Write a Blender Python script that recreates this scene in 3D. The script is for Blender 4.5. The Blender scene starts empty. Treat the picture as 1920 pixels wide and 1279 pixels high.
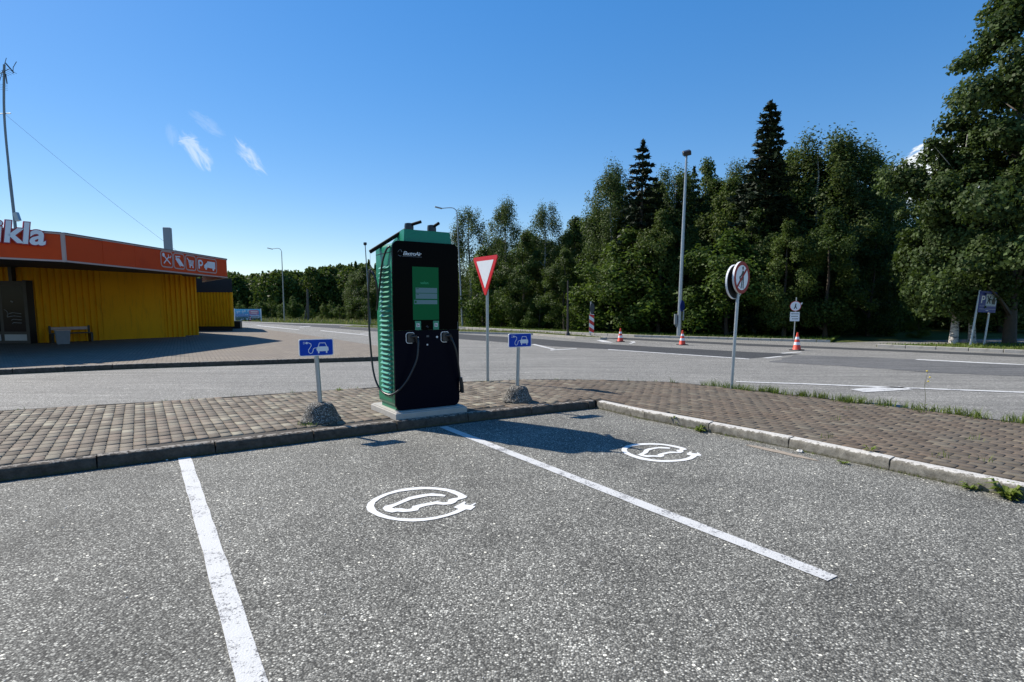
import bpy, math, random
import numpy as np
from math import sin, cos, tan, pi, radians, atan, atan2, sqrt
from mathutils import Vector, Matrix

random.seed(7)
rng = np.random.default_rng(7)
scene = bpy.context.scene
COL = scene.collection

# ------------------------------------------------------------------ camera
F, CX, CY = 1067.0, 960.0, 690.0
PITCH = atan(112 / 1067)
HCAM = 1.6
cam_data = bpy.data.cameras.new('camera')
cam_data.sensor_width = 36.0
cam_data.lens = F / 1920 * 36.0
cam_data.shift_y = (CY - 639.5) / 1920
cam_data.clip_end = 3000
cam = bpy.data.objects.new('camera', cam_data)
COL.objects.link(cam)
cam.location = (0, 0, HCAM)
cam.rotation_euler = (pi / 2 - PITCH, 0, 0)
scene.camera = cam

# ------------------------------------------------------------------ light
SUN_EL, SUN_AZ = radians(43), atan2(-0.84, 0.545)      # azimuth clockwise from +Y
sd = Vector((sin(SUN_AZ) * cos(SUN_EL), cos(SUN_AZ) * cos(SUN_EL), sin(SUN_EL)))
sun_data = bpy.data.lights.new('sun', 'SUN')
sun_data.energy = 5.0
sun_data.angle = radians(0.5)
sun_data.color = (1.0, 0.93, 0.83)
sun = bpy.data.objects.new('sun', sun_data)
COL.objects.link(sun)
sun.rotation_euler = sd.to_track_quat('Z', 'Y').to_euler()
sun.location = (-20, 15, 30)

world = bpy.data.worlds.new('World')
scene.world = world
world.use_nodes = True
wt = world.node_tree
wt.nodes.clear()
W = lambda t: wt.nodes.new(t)
wout = W('ShaderNodeOutputWorld')
bg = W('ShaderNodeBackground')
bg.inputs['Strength'].default_value = 0.14
sky = W('ShaderNodeTexSky')
sky.sky_type = 'NISHITA'
sky.sun_disc = False
sky.sun_elevation = SUN_EL
sky.sun_rotation = SUN_AZ
sky.altitude = 60
sky.air_density = 1.0
sky.dust_density = 0.1
sky.ozone_density = 3.5
# thin clouds, placed by direction
geo = W('ShaderNodeTexCoord')
sep = W('ShaderNodeSeparateXYZ')
wt.links.new(geo.outputs['Generated'], sep.inputs[0])


def wmath(op, a, b=None, c=None, clamp=False):
    n = W('ShaderNodeMath')
    n.operation = op
    n.use_clamp = clamp
    for i, v in enumerate((a, b, c)):
        if v is None:
            continue
        if isinstance(v, (int, float)):
            n.inputs[i].default_value = v
        else:
            wt.links.new(v, n.inputs[i])
    return n.outputs[0]


ymax = wmath('MAXIMUM', sep.outputs['Y'], 0.05)
cu = wmath('DIVIDE', sep.outputs['X'], ymax)
cw = wmath('DIVIDE', sep.outputs['Z'], ymax)
comb = W('ShaderNodeCombineXYZ')
wt.links.new(cu, comb.inputs[0])
wt.links.new(cw, comb.inputs[1])


def ray(px, py):
    u = (px - CX) / F
    v = -(py - CY) / F
    return (u, cos(PITCH) + sin(PITCH) * v, -sin(PITCH) + cos(PITCH) * v)


def cloud(az_u, el_w, ang, length, width, amount, nscale, lo, hi):
    du = wmath('SUBTRACT', cu, az_u)
    dw = wmath('SUBTRACT', cw, el_w)
    a = wmath('ADD', wmath('MULTIPLY', du, cos(ang)), wmath('MULTIPLY', dw, sin(ang)))
    b = wmath('SUBTRACT', wmath('MULTIPLY', dw, cos(ang)), wmath('MULTIPLY', du, sin(ang)))
    a = wmath('DIVIDE', a, length)
    b = wmath('DIVIDE', b, width)
    r = wmath('ADD', wmath('MULTIPLY', a, a), wmath('MULTIPLY', b, b))
    g = wmath('SUBTRACT', 1.0, r, clamp=True)
    n = W('ShaderNodeTexNoise')
    n.inputs['Scale'].default_value = nscale
    n.inputs['Detail'].default_value = 8
    n.inputs['Roughness'].default_value = 0.66
    n.inputs['Distortion'].default_value = 1.2
    cv = W('ShaderNodeCombineXYZ')
    wt.links.new(wmath('MULTIPLY', a, length / width * .3), cv.inputs[0])
    wt.links.new(b, cv.inputs[1])
    cv.inputs[2].default_value = az_u * 7
    wt.links.new(cv.outputs[0], n.inputs['Vector'])
    m = wmath('MULTIPLY_ADD', g, 0.36, n.outputs['Fac'])
    mr = W('ShaderNodeMapRange')
    mr.interpolation_type = 'SMOOTHSTEP'
    wt.links.new(m, mr.inputs['Value'])
    mr.inputs['From Min'].default_value = lo
    mr.inputs['From Max'].default_value = hi
    return wmath('MULTIPLY', wmath('MULTIPLY', mr.outputs[0], amount), wmath('GREATER_THAN', g, 0.0005))


masks = []
for (px, py, ang, L, Wd, am, ns, lo, hi) in [
        (370, 286, -52, 54, 24, .46, 1.5, .60, .98), (354, 266, 0, 24, 14, .42, 1.6, .58, .92), (467, 292, -50, 50, 17, .44, 1.5, .60, 1.0),
        (388, 232, -35, 42, 14, .16, 1.4, .52, .95), (322, 252, -80, 24, 13, .10, 1.3, .5, .95),
        (1742, 322, 25, 95, 52, .95, 1.8, .50, .68), (1800, 350, 0, 80, 50, .8, 1.8, .50, .72)]:
    x, y, z = ray(px, py)
    masks.append(cloud(x / y, z / y, radians(ang), L / F, Wd / F, am, ns, lo, hi))
tot = masks[0]
for m in masks[1:]:
    tot = wmath('MAXIMUM', tot, m)
hsv = W('ShaderNodeHueSaturation')
hsv.inputs['Hue'].default_value = 0.510
hsv.inputs['Saturation'].default_value = 1.76
hsv.inputs['Value'].default_value = 1.48
gam = W('ShaderNodeGamma')
gam.inputs['Gamma'].default_value = 0.6
wt.links.new(sky.outputs[0], gam.inputs['Color'])
wt.links.new(gam.outputs[0], hsv.inputs['Color'])
mix = W('ShaderNodeMix')
mix.data_type = 'RGBA'
wt.links.new(tot, mix.inputs[0])
wt.links.new(hsv.outputs[0], mix.inputs[6])
mix.inputs[7].default_value = (5.2, 5.5, 5.8, 1)
wt.links.new(mix.outputs[2], bg.inputs['Color'])
wt.links.new(bg.outputs[0], wout.inputs['Surface'])

vs = scene.view_settings
scene.display_settings.display_device = 'sRGB'
vs.view_transform = 'Standard'
vs.look = 'None'
vs.gamma = 1
vs.exposure = 0.48
vs.use_curve_mapping = False
scene.cycles.max_bounces = 6
scene.cycles.transparent_max_bounces = 6
scene.cycles.use_denoising = True


# ------------------------------------------------------------------ helpers
def G(px, py, z=0.0):
    """ground point (height z) that the survey photograph shows at px, py"""
    x, y, zz = ray(px, py)
    t = (z - HCAM) / zz
    return (x * t, y * t)


def AT(px, py, Y):
    x, y, z = ray(px, py)
    t = Y / y
    return Vector((x * t, Y, HCAM + z * t))


class MB:
    """collects closed shapes for one mesh"""
    def __init__(self):
        self.v, self.f, self.m, self.mi = [], [], [], 0

    def add(self, vs_, fs):
        o = len(self.v)
        self.v += [tuple(p) for p in vs_]
        self.f += [tuple(i + o for i in q) for q in fs]
        self.m += [self.mi] * len(fs)
        return self

    def box(self, x0, x1, y0, y1, z0, z1, M=None, b=0.0):
        if b > 0:
            r = min(b, abs(x1 - x0) * .45, abs(z1 - z0) * .45, abs(y1 - y0) * .45)
            # chamfered box, 24 vertices
            vs_ = []
            for sx, X in ((-1, x0), (1, x1)):
                for sy, Y in ((-1, y0), (1, y1)):
                    for sz, Z in ((-1, z0), (1, z1)):
                        vs_ += [(X, Y - sy * r, Z - sz * r), (X - sx * r, Y, Z - sz * r), (X - sx * r, Y - sy * r, Z)]
            idx = lambda a, b_, c, k: ((a * 4 + b_ * 2 + c) * 3 + k)
            fs = []
            for a in (0, 1):
                q = [idx(a, 0, 0, 0), idx(a, 1, 0, 0), idx(a, 1, 1, 0), idx(a, 0, 1, 0)]
                fs.append(q if a else q[::-1])
                q = [idx(0, a, 0, 1), idx(1, a, 0, 1), idx(1, a, 1, 1), idx(0, a, 1, 1)]
                fs.append(q[::-1] if a else q)
                q = [idx(0, 0, a, 2), idx(1, 0, a, 2), idx(1, 1, a, 2), idx(0, 1, a, 2)]
                fs.append(q if a else q[::-1])
            for a in (0, 1):
                for c in (0, 1):
                    fs.append([idx(a, c, 0, 0), idx(a, c, 1, 0), idx(a, c, 1, 1), idx(a, c, 0, 1)])
                    fs.append([idx(a, 0, c, 0), idx(a, 1, c, 0), idx(a, 1, c, 2), idx(a, 0, c, 2)])
                    fs.append([idx(0, a, c, 1), idx(1, a, c, 1), idx(1, a, c, 2), idx(0, a, c, 2)])
            for a in (0, 1):
                for b_ in (0, 1):
                    for c in (0, 1):
                        fs.append([idx(a, b_, c, 0), idx(a, b_, c, 1), idx(a, b_, c, 2)])
        else:
            vs_ = [(x, y, z) for x in (x0, x1) for y in (y0, y1) for z in (z0, z1)]
            fs = [(0, 1, 3, 2), (4, 6, 7, 5), (0, 4, 5, 1), (2, 3, 7, 6), (0, 2, 6, 4), (1, 5, 7, 3)]
        if M is not None:
            vs_ = [M @ Vector(p) for p in vs_]
        return self.add(vs_, fs)

    def prism(self, poly, a, b, axis='z', M=None):
        """polygon extruded from a to b along axis"""
        n = len(poly)
        def P(p, t):
            if axis == 'z':
                return (p[0], p[1], t)
            if axis == 'y':
                return (p[0], t, p[1])
            return (t, p[0], p[1])
        vs_ = [P(p, a) for p in poly] + [P(p, b) for p in poly]
        if M is not None:
            vs_ = [M @ Vector(p) for p in vs_]
        fs = [tuple(range(n))[::-1], tuple(range(n, 2 * n))]
        fs += [(i, (i + 1) % n, n + (i + 1) % n, n + i) for i in range(n)]
        return self.add(vs_, fs)

    def tube(self, pts, r, seg=8, caps=True):
        pts = [Vector(p) for p in pts]
        n = len(pts)
        rs = r if isinstance(r, (list, tuple)) else [r] * n
        vs_, fs = [], []
        up = Vector((0, 0, 1))
        prev = None
        for i, p in enumerate(pts):
            d = (pts[min(i + 1, n - 1)] - pts[max(i - 1, 0)]).normalized()
            if prev is None:
                a = d.orthogonal().normalized()
            else:
                a = (prev - d * prev.dot(d))
                a = a.normalized() if a.length > 1e-6 else d.orthogonal().normalized()
            prev = a
            b = d.cross(a)
            for k in range(seg):
                t = 2 * pi * k / seg
                vs_.append(p + (a * cos(t) + b * sin(t)) * rs[i])
        for i in range(n - 1):
            for k in range(seg):
                k2 = (k + 1) % seg
                fs.append((i * seg + k, i * seg + k2, (i + 1) * seg + k2, (i + 1) * seg + k))
        if caps:
            fs.append(tuple(range(seg))[::-1])
            fs.append(tuple((n - 1) * seg + k for k in range(seg)))
        return self.add(vs_, fs)

    def lathe(self, prof, seg=20, M=None):
        """profile of (radius, z)"""
        vs_, fs = [], []
        n = len(prof)
        for (r, z) in prof:
            for k in range(seg):
                t = 2 * pi * k / seg
                vs_.append((r * cos(t), r * sin(t), z))
        if M is not None:
            vs_ = [M @ Vector(p) for p in vs_]
        for i in range(n - 1):
            for k in range(seg):
                k2 = (k + 1) % seg
                fs.append((i * seg + k, i * seg + k2, (i + 1) * seg + k2, (i + 1) * seg + k))
        fs.append(tuple(range(seg))[::-1])
        fs.append(tuple((n - 1) * seg + k for k in range(seg)))
        return self.add(vs_, fs)

    def strip(self, pts, w, a, b, axis='y', closed=False):
        """ribbon of width w along 2-D pts, extruded a..b"""
        pts = [Vector((p[0], p[1])) for p in pts]
        n = len(pts)
        L, R = [], []
        for i in range(n):
            p0 = pts[(i - 1) % n] if closed or i > 0 else pts[i]
            p1 = pts[(i + 1) % n] if closed or i < n - 1 else pts[i]
            d = (p1 - p0).normalized()
            nn = Vector((-d.y, d.x))
            ww = w[i] if isinstance(w, (list, tuple)) else w
            L.append(pts[i] + nn * ww / 2)
            R.append(pts[i] - nn * ww / 2)
        m = n if closed else n - 1
        for i in range(m):
            j = (i + 1) % n
            self.prism([R[i], R[j], L[j], L[i]], a, b, axis)
        return self

    def mesh(self, name, mats=None, smooth=None):
        me = bpy.data.meshes.new(name)
        me.from_pydata(self.v, [], self.f)
        if mats is not None:
            for m in (mats if isinstance(mats, (list, tuple)) else [mats]):
                me.materials.append(m)
        if any(self.m):
            me.polygons.foreach_set('material_index', self.m)
        import bmesh
        bm = bmesh.new()
        bm.from_mesh(me)
        bmesh.ops.recalc_face_normals(bm, faces=bm.faces)
        bm.to_mesh(me)
        bm.free()
        if smooth:
            me.polygons.foreach_set('use_smooth', [True] * len(me.polygons))
            me.set_sharp_from_angle(angle=radians(smooth))
        me.update()
        return me


def obj(name, me, parent=None, loc=None, rotz=None, M=None):
    o = bpy.data.objects.new(name, me)
    COL.objects.link(o)
    if parent is not None:
        o.parent = parent
    if M is not None:
        o.matrix_local = M
    if loc is not None:
        o.location = loc
    if rotz is not None:
        o.rotation_euler = (0, 0, rotz)
    return o


def part(name, mb, mats, parent, smooth=None):
    return obj(name, mb.mesh(name, mats, smooth), parent)


def tag(o, label=None, cat=None, group=None, kind=None):
    if label:
        o['label'] = label
    if cat:
        o['category'] = cat
    if group:
        o['group'] = group
    if kind:
        o['kind'] = kind
    return o


def thing(name, label, cat, loc=(0, 0, 0), rotz=0, group=None):
    o = obj(name, None, None, loc, rotz)
    o.empty_display_size = 0.2
    return tag(o, label, cat, group)


def copy_tree(o, parent=None):
    c = o.copy()
    COL.objects.link(c)
    c.parent = parent
    for ch in list(o.children):
        copy_tree(ch, c)
    return c


def np_mesh(name, V, Fq, mats=None, smooth=False, mat_index=None):
    """V (n,3), Fq (m,k) all faces with k corners"""
    me = bpy.data.meshes.new(name)
    V = np.asarray(V, dtype=np.float32)
    Fq = np.asarray(Fq, dtype=np.int32)
    k = Fq.shape[1]
    me.vertices.add(len(V))
    me.vertices.foreach_set('co', V.ravel())
    me.loops.add(Fq.size)
    me.loops.foreach_set('vertex_index', Fq.ravel())
    me.polygons.add(len(Fq))
    me.polygons.foreach_set('loop_start', np.arange(0, Fq.size, k, dtype=np.int32))
    me.polygons.foreach_set('loop_total', np.full(len(Fq), k, dtype=np.int32))
    if mats is not None:
        for m in (mats if isinstance(mats, (list, tuple)) else [mats]):
            me.materials.append(m)
    if mat_index is not None:
        me.polygons.foreach_set('material_index', np.asarray(mat_index, dtype=np.int32))
    if smooth:
        me.polygons.foreach_set('use_smooth', [True] * len(Fq))
    me.update(calc_edges=True)
    return me


def rrect(x0, x1, z0, z1, r, n=6):
    pts = []
    for cx, cz, a0 in ((x1 - r, z0 + r, -90), (x1 - r, z1 - r, 0), (x0 + r, z1 - r, 90), (x0 + r, z0 + r, 180)):
        for i in range(n + 1):
            t = radians(a0 + 90 * i / n)
            pts.append((cx + r * cos(t), cz + r * sin(t)))
    return pts


def circ(cx, cz, r, n=24, rz=None):
    return [(cx + r * cos(2 * pi * i / n), cz + (rz or r) * sin(2 * pi * i / n)) for i in range(n)]


def smooth_path(pts, n=6):
    P = [Vector(p) for p in pts]
    out = []
    for i in range(len(P) - 1):
        p0, p1, p2, p3 = P[max(i - 1, 0)], P[i], P[i + 1], P[min(i + 2, len(P) - 1)]
        for k in range(n):
            t = k / n
            out.append(.5 * ((2 * p1) + (p2 - p0) * t + (2 * p0 - 5 * p1 + 4 * p2 - p3) * t * t + (3 * p1 - p0 - 3 * p2 + p3) * t ** 3))
    out.append(P[-1])
    return out


def text_mesh(s, size, depth, mat, shear=0.0, offset=0.0, spacing=1.0):
    """lettering as a mesh in the x-z plane, front facing -y"""
    cu_ = bpy.data.curves.new('lettering', 'FONT')
    cu_.body = s
    cu_.size = size
    cu_.extrude = depth / 2
    cu_.shear = shear
    cu_.offset = offset
    cu_.space_character = spacing
    cu_.resolution_u = 4
    o = bpy.data.objects.new('lettering', cu_)
    COL.objects.link(o)
    dg = bpy.context.evaluated_depsgraph_get()
    me = bpy.data.meshes.new_from_object(o.evaluated_get(dg))
    bpy.data.objects.remove(o)
    bpy.data.curves.remove(cu_)
    me.transform(Matrix(((1, 0, 0, 0), (0, 0, -1, 0), (0, 1, 0, 0), (0, 0, 0, 1))))
    me.materials.clear()
    me.materials.append(mat)
    return me


# ------------------------------------------------------------------ materials
class NT:
    def __init__(self, name):
        self.mat = bpy.data.materials.new(name)
        self.mat.use_nodes = True
        self.t = self.mat.node_tree
        self.b = self.t.nodes['Principled BSDF']

    def n(self, typ, **kw):
        nd = self.t.nodes.new(typ)
        for k, v in kw.items():
            if k.startswith('i_'):
                key = k[2:].replace('_', ' ')
                self.set(nd.inputs[key], v)
            else:
                setattr(nd, k, v)
        return nd

    def set(self, inp, v):
        if isinstance(v, bpy.types.NodeSocket):
            self.t.links.new(v, inp)
        else:
            if isinstance(v, (tuple, list)) and len(v) == 3 and inp.type == 'RGBA':
                v = (*v, 1)
            inp.default_value = v

    def coord(self, kind='Object'):
        return self.n('ShaderNodeTexCoord').outputs[kind]

    def pos(self):
        return self.n('ShaderNodeNewGeometry').outputs['Position']

    def noise(self, scale, vec=None, detail=4, rough=.55, dist=0.0, out='Fac'):
        nd = self.n('ShaderNodeTexNoise')
        nd.inputs['Scale'].default_value = scale
        nd.inputs['Detail'].default_value = detail
        nd.inputs['Roughness'].default_value = rough
        nd.inputs['Distortion'].default_value = dist
        self.t.links.new(vec if vec is not None else self.pos(), nd.inputs['Vector'])
        return nd.outputs[out]

    def voro(self, scale, vec=None, out='Distance', feature='F1', rnd=1.0):
        nd = self.n('ShaderNodeTexVoronoi', feature=feature)
        nd.inputs['Scale'].default_value = scale
        nd.inputs['Randomness'].default_value = rnd
        self.t.links.new(vec if vec is not None else self.pos(), nd.inputs['Vector'])
        return nd.outputs[out]

    def ramp(self, fac, stops, interp='LINEAR'):
        nd = self.n('ShaderNodeValToRGB')
        cr = nd.color_ramp
        cr.interpolation = interp
        while len(cr.elements) < len(stops):
            cr.elements.new(.5)
        for e, (p, c) in zip(cr.elements, stops):
            e.position = p
            if isinstance(c, (int, float)):
                c = (c, c, c)
            e.color = (*c, 1)
        self.t.links.new(fac, nd.inputs[0])
        return nd.outputs[0]

    def mix(self, fac, a, b, mode='MIX'):
        nd = self.n('ShaderNodeMix', data_type='RGBA', blend_type=mode)
        self.set(nd.inputs[0], fac)
        self.set(nd.inputs[6], a)
        self.set(nd.inputs[7], b)
        return nd.outputs[2]

    def math(self, op, a, b=None, clamp=False):
        nd = self.n('ShaderNodeMath', operation=op, use_clamp=clamp)
        self.set(nd.inputs[0], a)
        if b is not None:
            self.set(nd.inputs[1], b)
        return nd.outputs[0]

    def map(self, v, a, b, c=0.0, d=1.0):
        nd = self.n('ShaderNodeMapRange')
        self.set(nd.inputs['Value'], v)
        for k, x in zip(('From Min', 'From Max', 'To Min', 'To Max'), (a, b, c, d)):
            self.set(nd.inputs[k], x)
        return nd.outputs[0]

    def bump(self, h, strength=.4, dist=.005):
        nd = self.n('ShaderNodeBump')
        nd.inputs['Strength'].default_value = strength
        nd.inputs['Distance'].default_value = dist
        self.set(nd.inputs['Height'], h)
        self.t.links.new(nd.outputs[0], self.b.inputs['Normal'])

    def out(self, color=None, rough=None, metal=None, spec=None):
        if color is not None:
            self.set(self.b.inputs['Base Color'], color)
        if rough is not None:
            self.set(self.b.inputs['Roughness'], rough)
        if metal is not None:
            self.set(self.b.inputs['Metallic'], metal)
        if spec is not None:
            self.set(self.b.inputs['Specular IOR Level'], spec)
        return self.mat


def plain(name, col, rough=.5, metal=0.0, var=.12, scale=6, spec=.5, dirt=None):
    m = NT(name)
    n = m.noise(scale, m.coord(), 5)
    c = m.mix(n, tuple(x * (1 - var) for x in col), tuple(min(1, x * (1 + var)) for x in col))
    if dirt:
        d = m.map(m.noise(scale * .6, m.coord(), 7, .7), .52, .75)
        c = m.mix(m.math('MULTIPLY', d, .6), c, dirt)
    r = m.map(n, .2, .8, rough * .85, min(1, rough * 1.15))
    return m.out(c, r, metal, spec)


def asphalt(name, dark, mid, light, scale, spots, patch=.25, tint=(1, 1, 1), rough=.88, specks=0.04, streak=0.0):
    m = NT(name)
    p = m.pos()
    cell = m.voro(scale, p, 'Color')
    sepc = m.n('ShaderNodeSeparateColor')
    m.t.links.new(cell, sepc.inputs[0])
    dist = m.voro(scale, p, 'Distance')
    stone = m.ramp(sepc.outputs[0], [(0, dark), (.5, mid), (.82, mid * 1.4), (1, light)])
    mort = m.map(dist, .32, .62)
    col = m.mix(m.math('MULTIPLY', mort, .75), stone, (dark * .6,) * 3)
    # larger pale stones
    c2 = m.voro(scale * .42, p, 'Color')
    s2 = m.n('ShaderNodeSeparateColor')
    m.t.links.new(c2, s2.inputs[0])
    d2 = m.voro(scale * .42, p, 'Distance')
    big = m.math('MULTIPLY', m.math('GREATER_THAN', s2.outputs[1], 1 - specks), m.math('LESS_THAN', d2, .34))
    col = m.mix(big, col, (spots, spots * .98, spots * .93))
    # worn and dirty patches
    a = m.noise(.55, p, 5, .6)
    b = m.noise(2.3, p, 6, .65)
    f = m.math('ADD', m.math('MULTIPLY', a, .6), m.math('MULTIPLY', b, .4))
    g = m.map(f, .3, .7, 1 - patch, 1 + patch)
    if streak:
        mp = m.n('ShaderNodeMapping')
        mp.inputs['Rotation'].default_value = (0, 0, radians(42))
        mp.inputs['Scale'].default_value = (.16, 2.4, 1)
        m.t.links.new(p, mp.inputs['Vector'])
        st = m.map(m.noise(1.4, mp.outputs[0], 6, .62, 1.2), .35, .68, 1 - streak, 1 + streak * .5)
        g = m.math('MULTIPLY', g, st)
    vm = m.n('ShaderNodeVectorMath', operation='SCALE')
    m.t.links.new(col, vm.inputs[0])
    m.t.links.new(g, vm.inputs['Scale'])
    col = m.mix(1.0, vm.outputs[0], tint, 'MULTIPLY')
    h = m.math('ADD', m.math('MULTIPLY', dist, -1.0), m.math('MULTIPLY', m.noise(scale * .3, p, 3), .6))
    m.bump(h, .55, .006)
    return m.out(col, rough, 0, .3)


M_parking = asphalt('parking_asphalt', .06, .225, .72, 96, .85, .40, (1.06, 1.035, .90), specks=.018)
M_road = asphalt('road_asphalt', .165, .285, .46, 60, .5, .15, (1.04, 1.01, .91), specks=.02, streak=.22)
M_newasph = asphalt('fresh_asphalt', .045, .07, .11, 60, .18, .15, (.96, 1.0, 1.02), specks=.01, streak=.2)
M_midasph = asphalt('patched_asphalt', .11, .175, .28, 60, .3, .15, (1.0, 1.0, .97), specks=.01, streak=.3)


def worn_paint(name, wear=.56, col=.78):
    m = NT(name)
    p = m.pos()
    n = m.math('ADD', m.math('MULTIPLY', m.noise(60, p, 3, .7), .55), m.math('MULTIPLY', m.noise(5, p, 5, .6), .45))
    f = m.map(n, wear, wear + .05)
    c = m.mix(m.noise(14, p, 4), (col * .84, col * .84, col * .8), (col, col, col * .97))
    cell = m.voro(105, p, 'Color')
    s = m.n('ShaderNodeSeparateColor')
    m.t.links.new(cell, s.inputs[0])
    a = m.ramp(s.outputs[0], [(0, .06), (.5, .16), (1, .4)])
    c = m.mix(f, c, a)
    m.bump(m.voro(105, p, 'Distance'), .4, .004)
    return m.out(c, .75, 0, .3)


M_paint = worn_paint('line_paint', .535, .60)
M_paint2 = worn_paint('symbol_paint', .63, .74)
M_paint3 = worn_paint('faded_line_paint', .53, .62)


def paver_mat(name):
    m = NT(name)
    g = m.n('ShaderNodeNewGeometry')
    oi = m.n('ShaderNodeObjectInfo')
    r = m.math('FRACT', m.math('ADD', g.outputs['Random Per Island'], oi.outputs['Random']))
    p = g.outputs['Position']
    c = m.ramp(r, [(0, (.11, .092, .07)), (.3, (.185, .158, .125)), (.55, (.22, .20, .155)), (.8, (.20, .16, .125)), (1, (.34, .32, .245))])
    # darker brown mottling, stronger to the right of the charger
    sx = m.n('ShaderNodeSeparateXYZ')
    m.t.links.new(p, sx.inputs[0])
    mask = m.map(m.math('ADD', sx.outputs['X'], m.math('MULTIPLY', m.noise(.7, p, 4), 2.5)), .6, 2.6)
    mottle = m.mix(m.map(m.noise(16, p, 7, .8), .4, .6), (.045, .034, .023), (.185, .135, .10))
    mottle = m.mix(m.map(m.noise(1.1, p, 4), .35, .65), mottle, (.10, .085, .068))
    c = m.mix(m.math('MULTIPLY', mask, .68), c, mottle)
    d = m.map(m.noise(2.2, p, 6, .7), .5, .72)
    c = m.mix(m.math('MULTIPLY', d, .35), c, (.10, .085, .06))
    c = m.mix(m.map(m.noise(170, p, 2), .3, .7, 0, .35), c, (.42, .38, .33), 'OVERLAY')
    m.bump(m.math('ADD', m.noise(160, p, 3), m.noise(18, p, 3)), .5, .004)
    return m.out(c, .9, 0, .25)


M_paver = paver_mat('paver_concrete')
M_sand = plain('joint_dirt', (.040, .032, .023), .95, var=.4, scale=14, dirt=(.06, .06, .03))


def paver_far():
    m = NT('far_paving')
    p = m.pos()
    br = m.n('ShaderNodeTexBrick', offset=.5)
    mp = m.n('ShaderNodeMapping')
    mp.inputs['Rotation'].default_value = (0, 0, radians(-30))
    m.t.links.new(p, mp.inputs['Vector'])
    m.t.links.new(mp.outputs[0], br.inputs['Vector'])
    for k, v in (('Scale', 1.0), ('Mortar Size', .016), ('Brick Width', .225), ('Row Height', .17)):
        br.inputs[k].default_value = v
    m.set(br.inputs['Color1'], (.29, .25, .195))
    m.set(br.inputs['Color2'], (.19, .16, .125))
    m.set(br.inputs['Mortar'], (.06, .05, .035))
    c = m.mix(m.map(m.noise(.8, p, 6, .65), .35, .7), br.outputs[0], (.17, .145, .12))
    m.bump(m.noise(40, p, 3), .4, .004)
    return m.out(c, .9, 0, .25)


M_paving_far = paver_far()


def kerb_mat(name, lo, hi, edge_a, edge_b, thr):
    m = NT(name)
    p = m.pos()
    g = m.n('ShaderNodeNewGeometry')
    sx = m.n('ShaderNodeSeparateXYZ')
    m.t.links.new(p, sx.inputs[0])
    n = m.noise(11, p, 7, .72)
    base = m.mix(m.map(n, .3, .7), lo, hi)
    base = m.mix(m.map(m.noise(70, p, 3), .55, .7, 0, .5), base, (.09, .08, .07))
    # top edge worn pale, its border ragged
    e = m.math('ADD', sx.outputs['Z'], m.math('MULTIPLY', m.math('SUBTRACT', m.noise(22, p, 6, .7), .5), .09))
    worn = m.map(e, thr, thr + .007)
    base = m.mix(worn, base, m.mix(m.noise(40, p, 4), edge_a, edge_b))
    # green and brown at the foot
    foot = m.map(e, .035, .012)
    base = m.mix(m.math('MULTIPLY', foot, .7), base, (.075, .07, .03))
    m.bump(m.math('ADD', n, m.math('MULTIPLY', m.noise(90, p, 3), .4)), .8, .008)
    return m.out(base, .92, 0, .2)


M_kerb = kerb_mat('kerb_concrete', (.11, .10, .08), (.30, .28, .235), (.36, .34, .30), (.66, .64, .59), .113)
M_kerb_shaded = kerb_mat('shaded_mossy_kerb_concrete', (.035, .03, .024), (.12, .10, .08), (.22, .19, .155), (.38, .35, .30), .122)  # mossy kerb, made darker still: shade on its face painted into the colour
M_kerbfar = plain('far_kerb_concrete', (.42, .39, .34), .9, var=.3, scale=5, dirt=(.2, .17, .12))


def aggregate():
    m = NT('exposed_aggregate')
    p = m.coord()
    c = m.voro(70, p, 'Color')
    s = m.n('ShaderNodeSeparateColor')
    m.t.links.new(c, s.inputs[0])
    col = m.ramp(s.outputs[0], [(0, (.08, .07, .06)), (.5, (.25, .23, .20)), (.8, (.40, .37, .32)), (1, (.65, .62, .55))])
    d = m.voro(70, p, 'Distance')
    col = m.mix(m.map(d, .3, .6, 0, .8), col, (.06, .055, .045))
    m.bump(m.math('MULTIPLY', d, -1), 1.0, .014)
    return m.out(col, .9, 0, .25)


M_aggr = aggregate()
M_slab = plain('slab_concrete', (.40, .38, .34), .85, var=.16, scale=9, dirt=(.3, .28, .24))


def grass_mat(name, a, b):
    m = NT(name)
    p = m.pos()
    g = m.n('ShaderNodeNewGeometry')
    c = m.mix(g.outputs['Random Per Island'], a, b)
    c = m.mix(m.map(m.noise(1.3, p, 5), .4, .65), c, tuple(x * .6 + y for x, y in zip(a, (.05, .04, .0))))
    m.out(c, .65, 0, .3)
    tr = m.n('ShaderNodeBsdfTranslucent')
    m.set(tr.inputs['Color'], m.mix(.5, c, (.12, .2, .02)))
    mx = m.n('ShaderNodeMixShader')
    mx.inputs[0].default_value = .3
    m.t.links.new(m.b.outputs[0], mx.inputs[1])
    m.t.links.new(tr.outputs[0], mx.inputs[2])
    m.t.links.new(mx.outputs[0], m.t.nodes['Material Output'].inputs[0])
    return m.mat


M_grass = grass_mat('grass_blades', (.09, .15, .02), (.20, .26, .05))
M_drygrass = grass_mat('dry_grass_blades', (.16, .15, .06), (.28, .25, .12))


def soil():
    m = NT('verge_soil')
    p = m.pos()
    c = m.mix(m.map(m.noise(.9, p, 7, .7), .35, .65), (.05, .085, .016), (.11, .12, .035))
    c = m.mix(m.map(m.noise(7, p, 5, .7), .5, .7), c, (.12, .10, .055))
    m.bump(m.noise(22, p, 5), 1, .05)
    return m.out(c, .95, 0, .1)


M_soil = soil()


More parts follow.
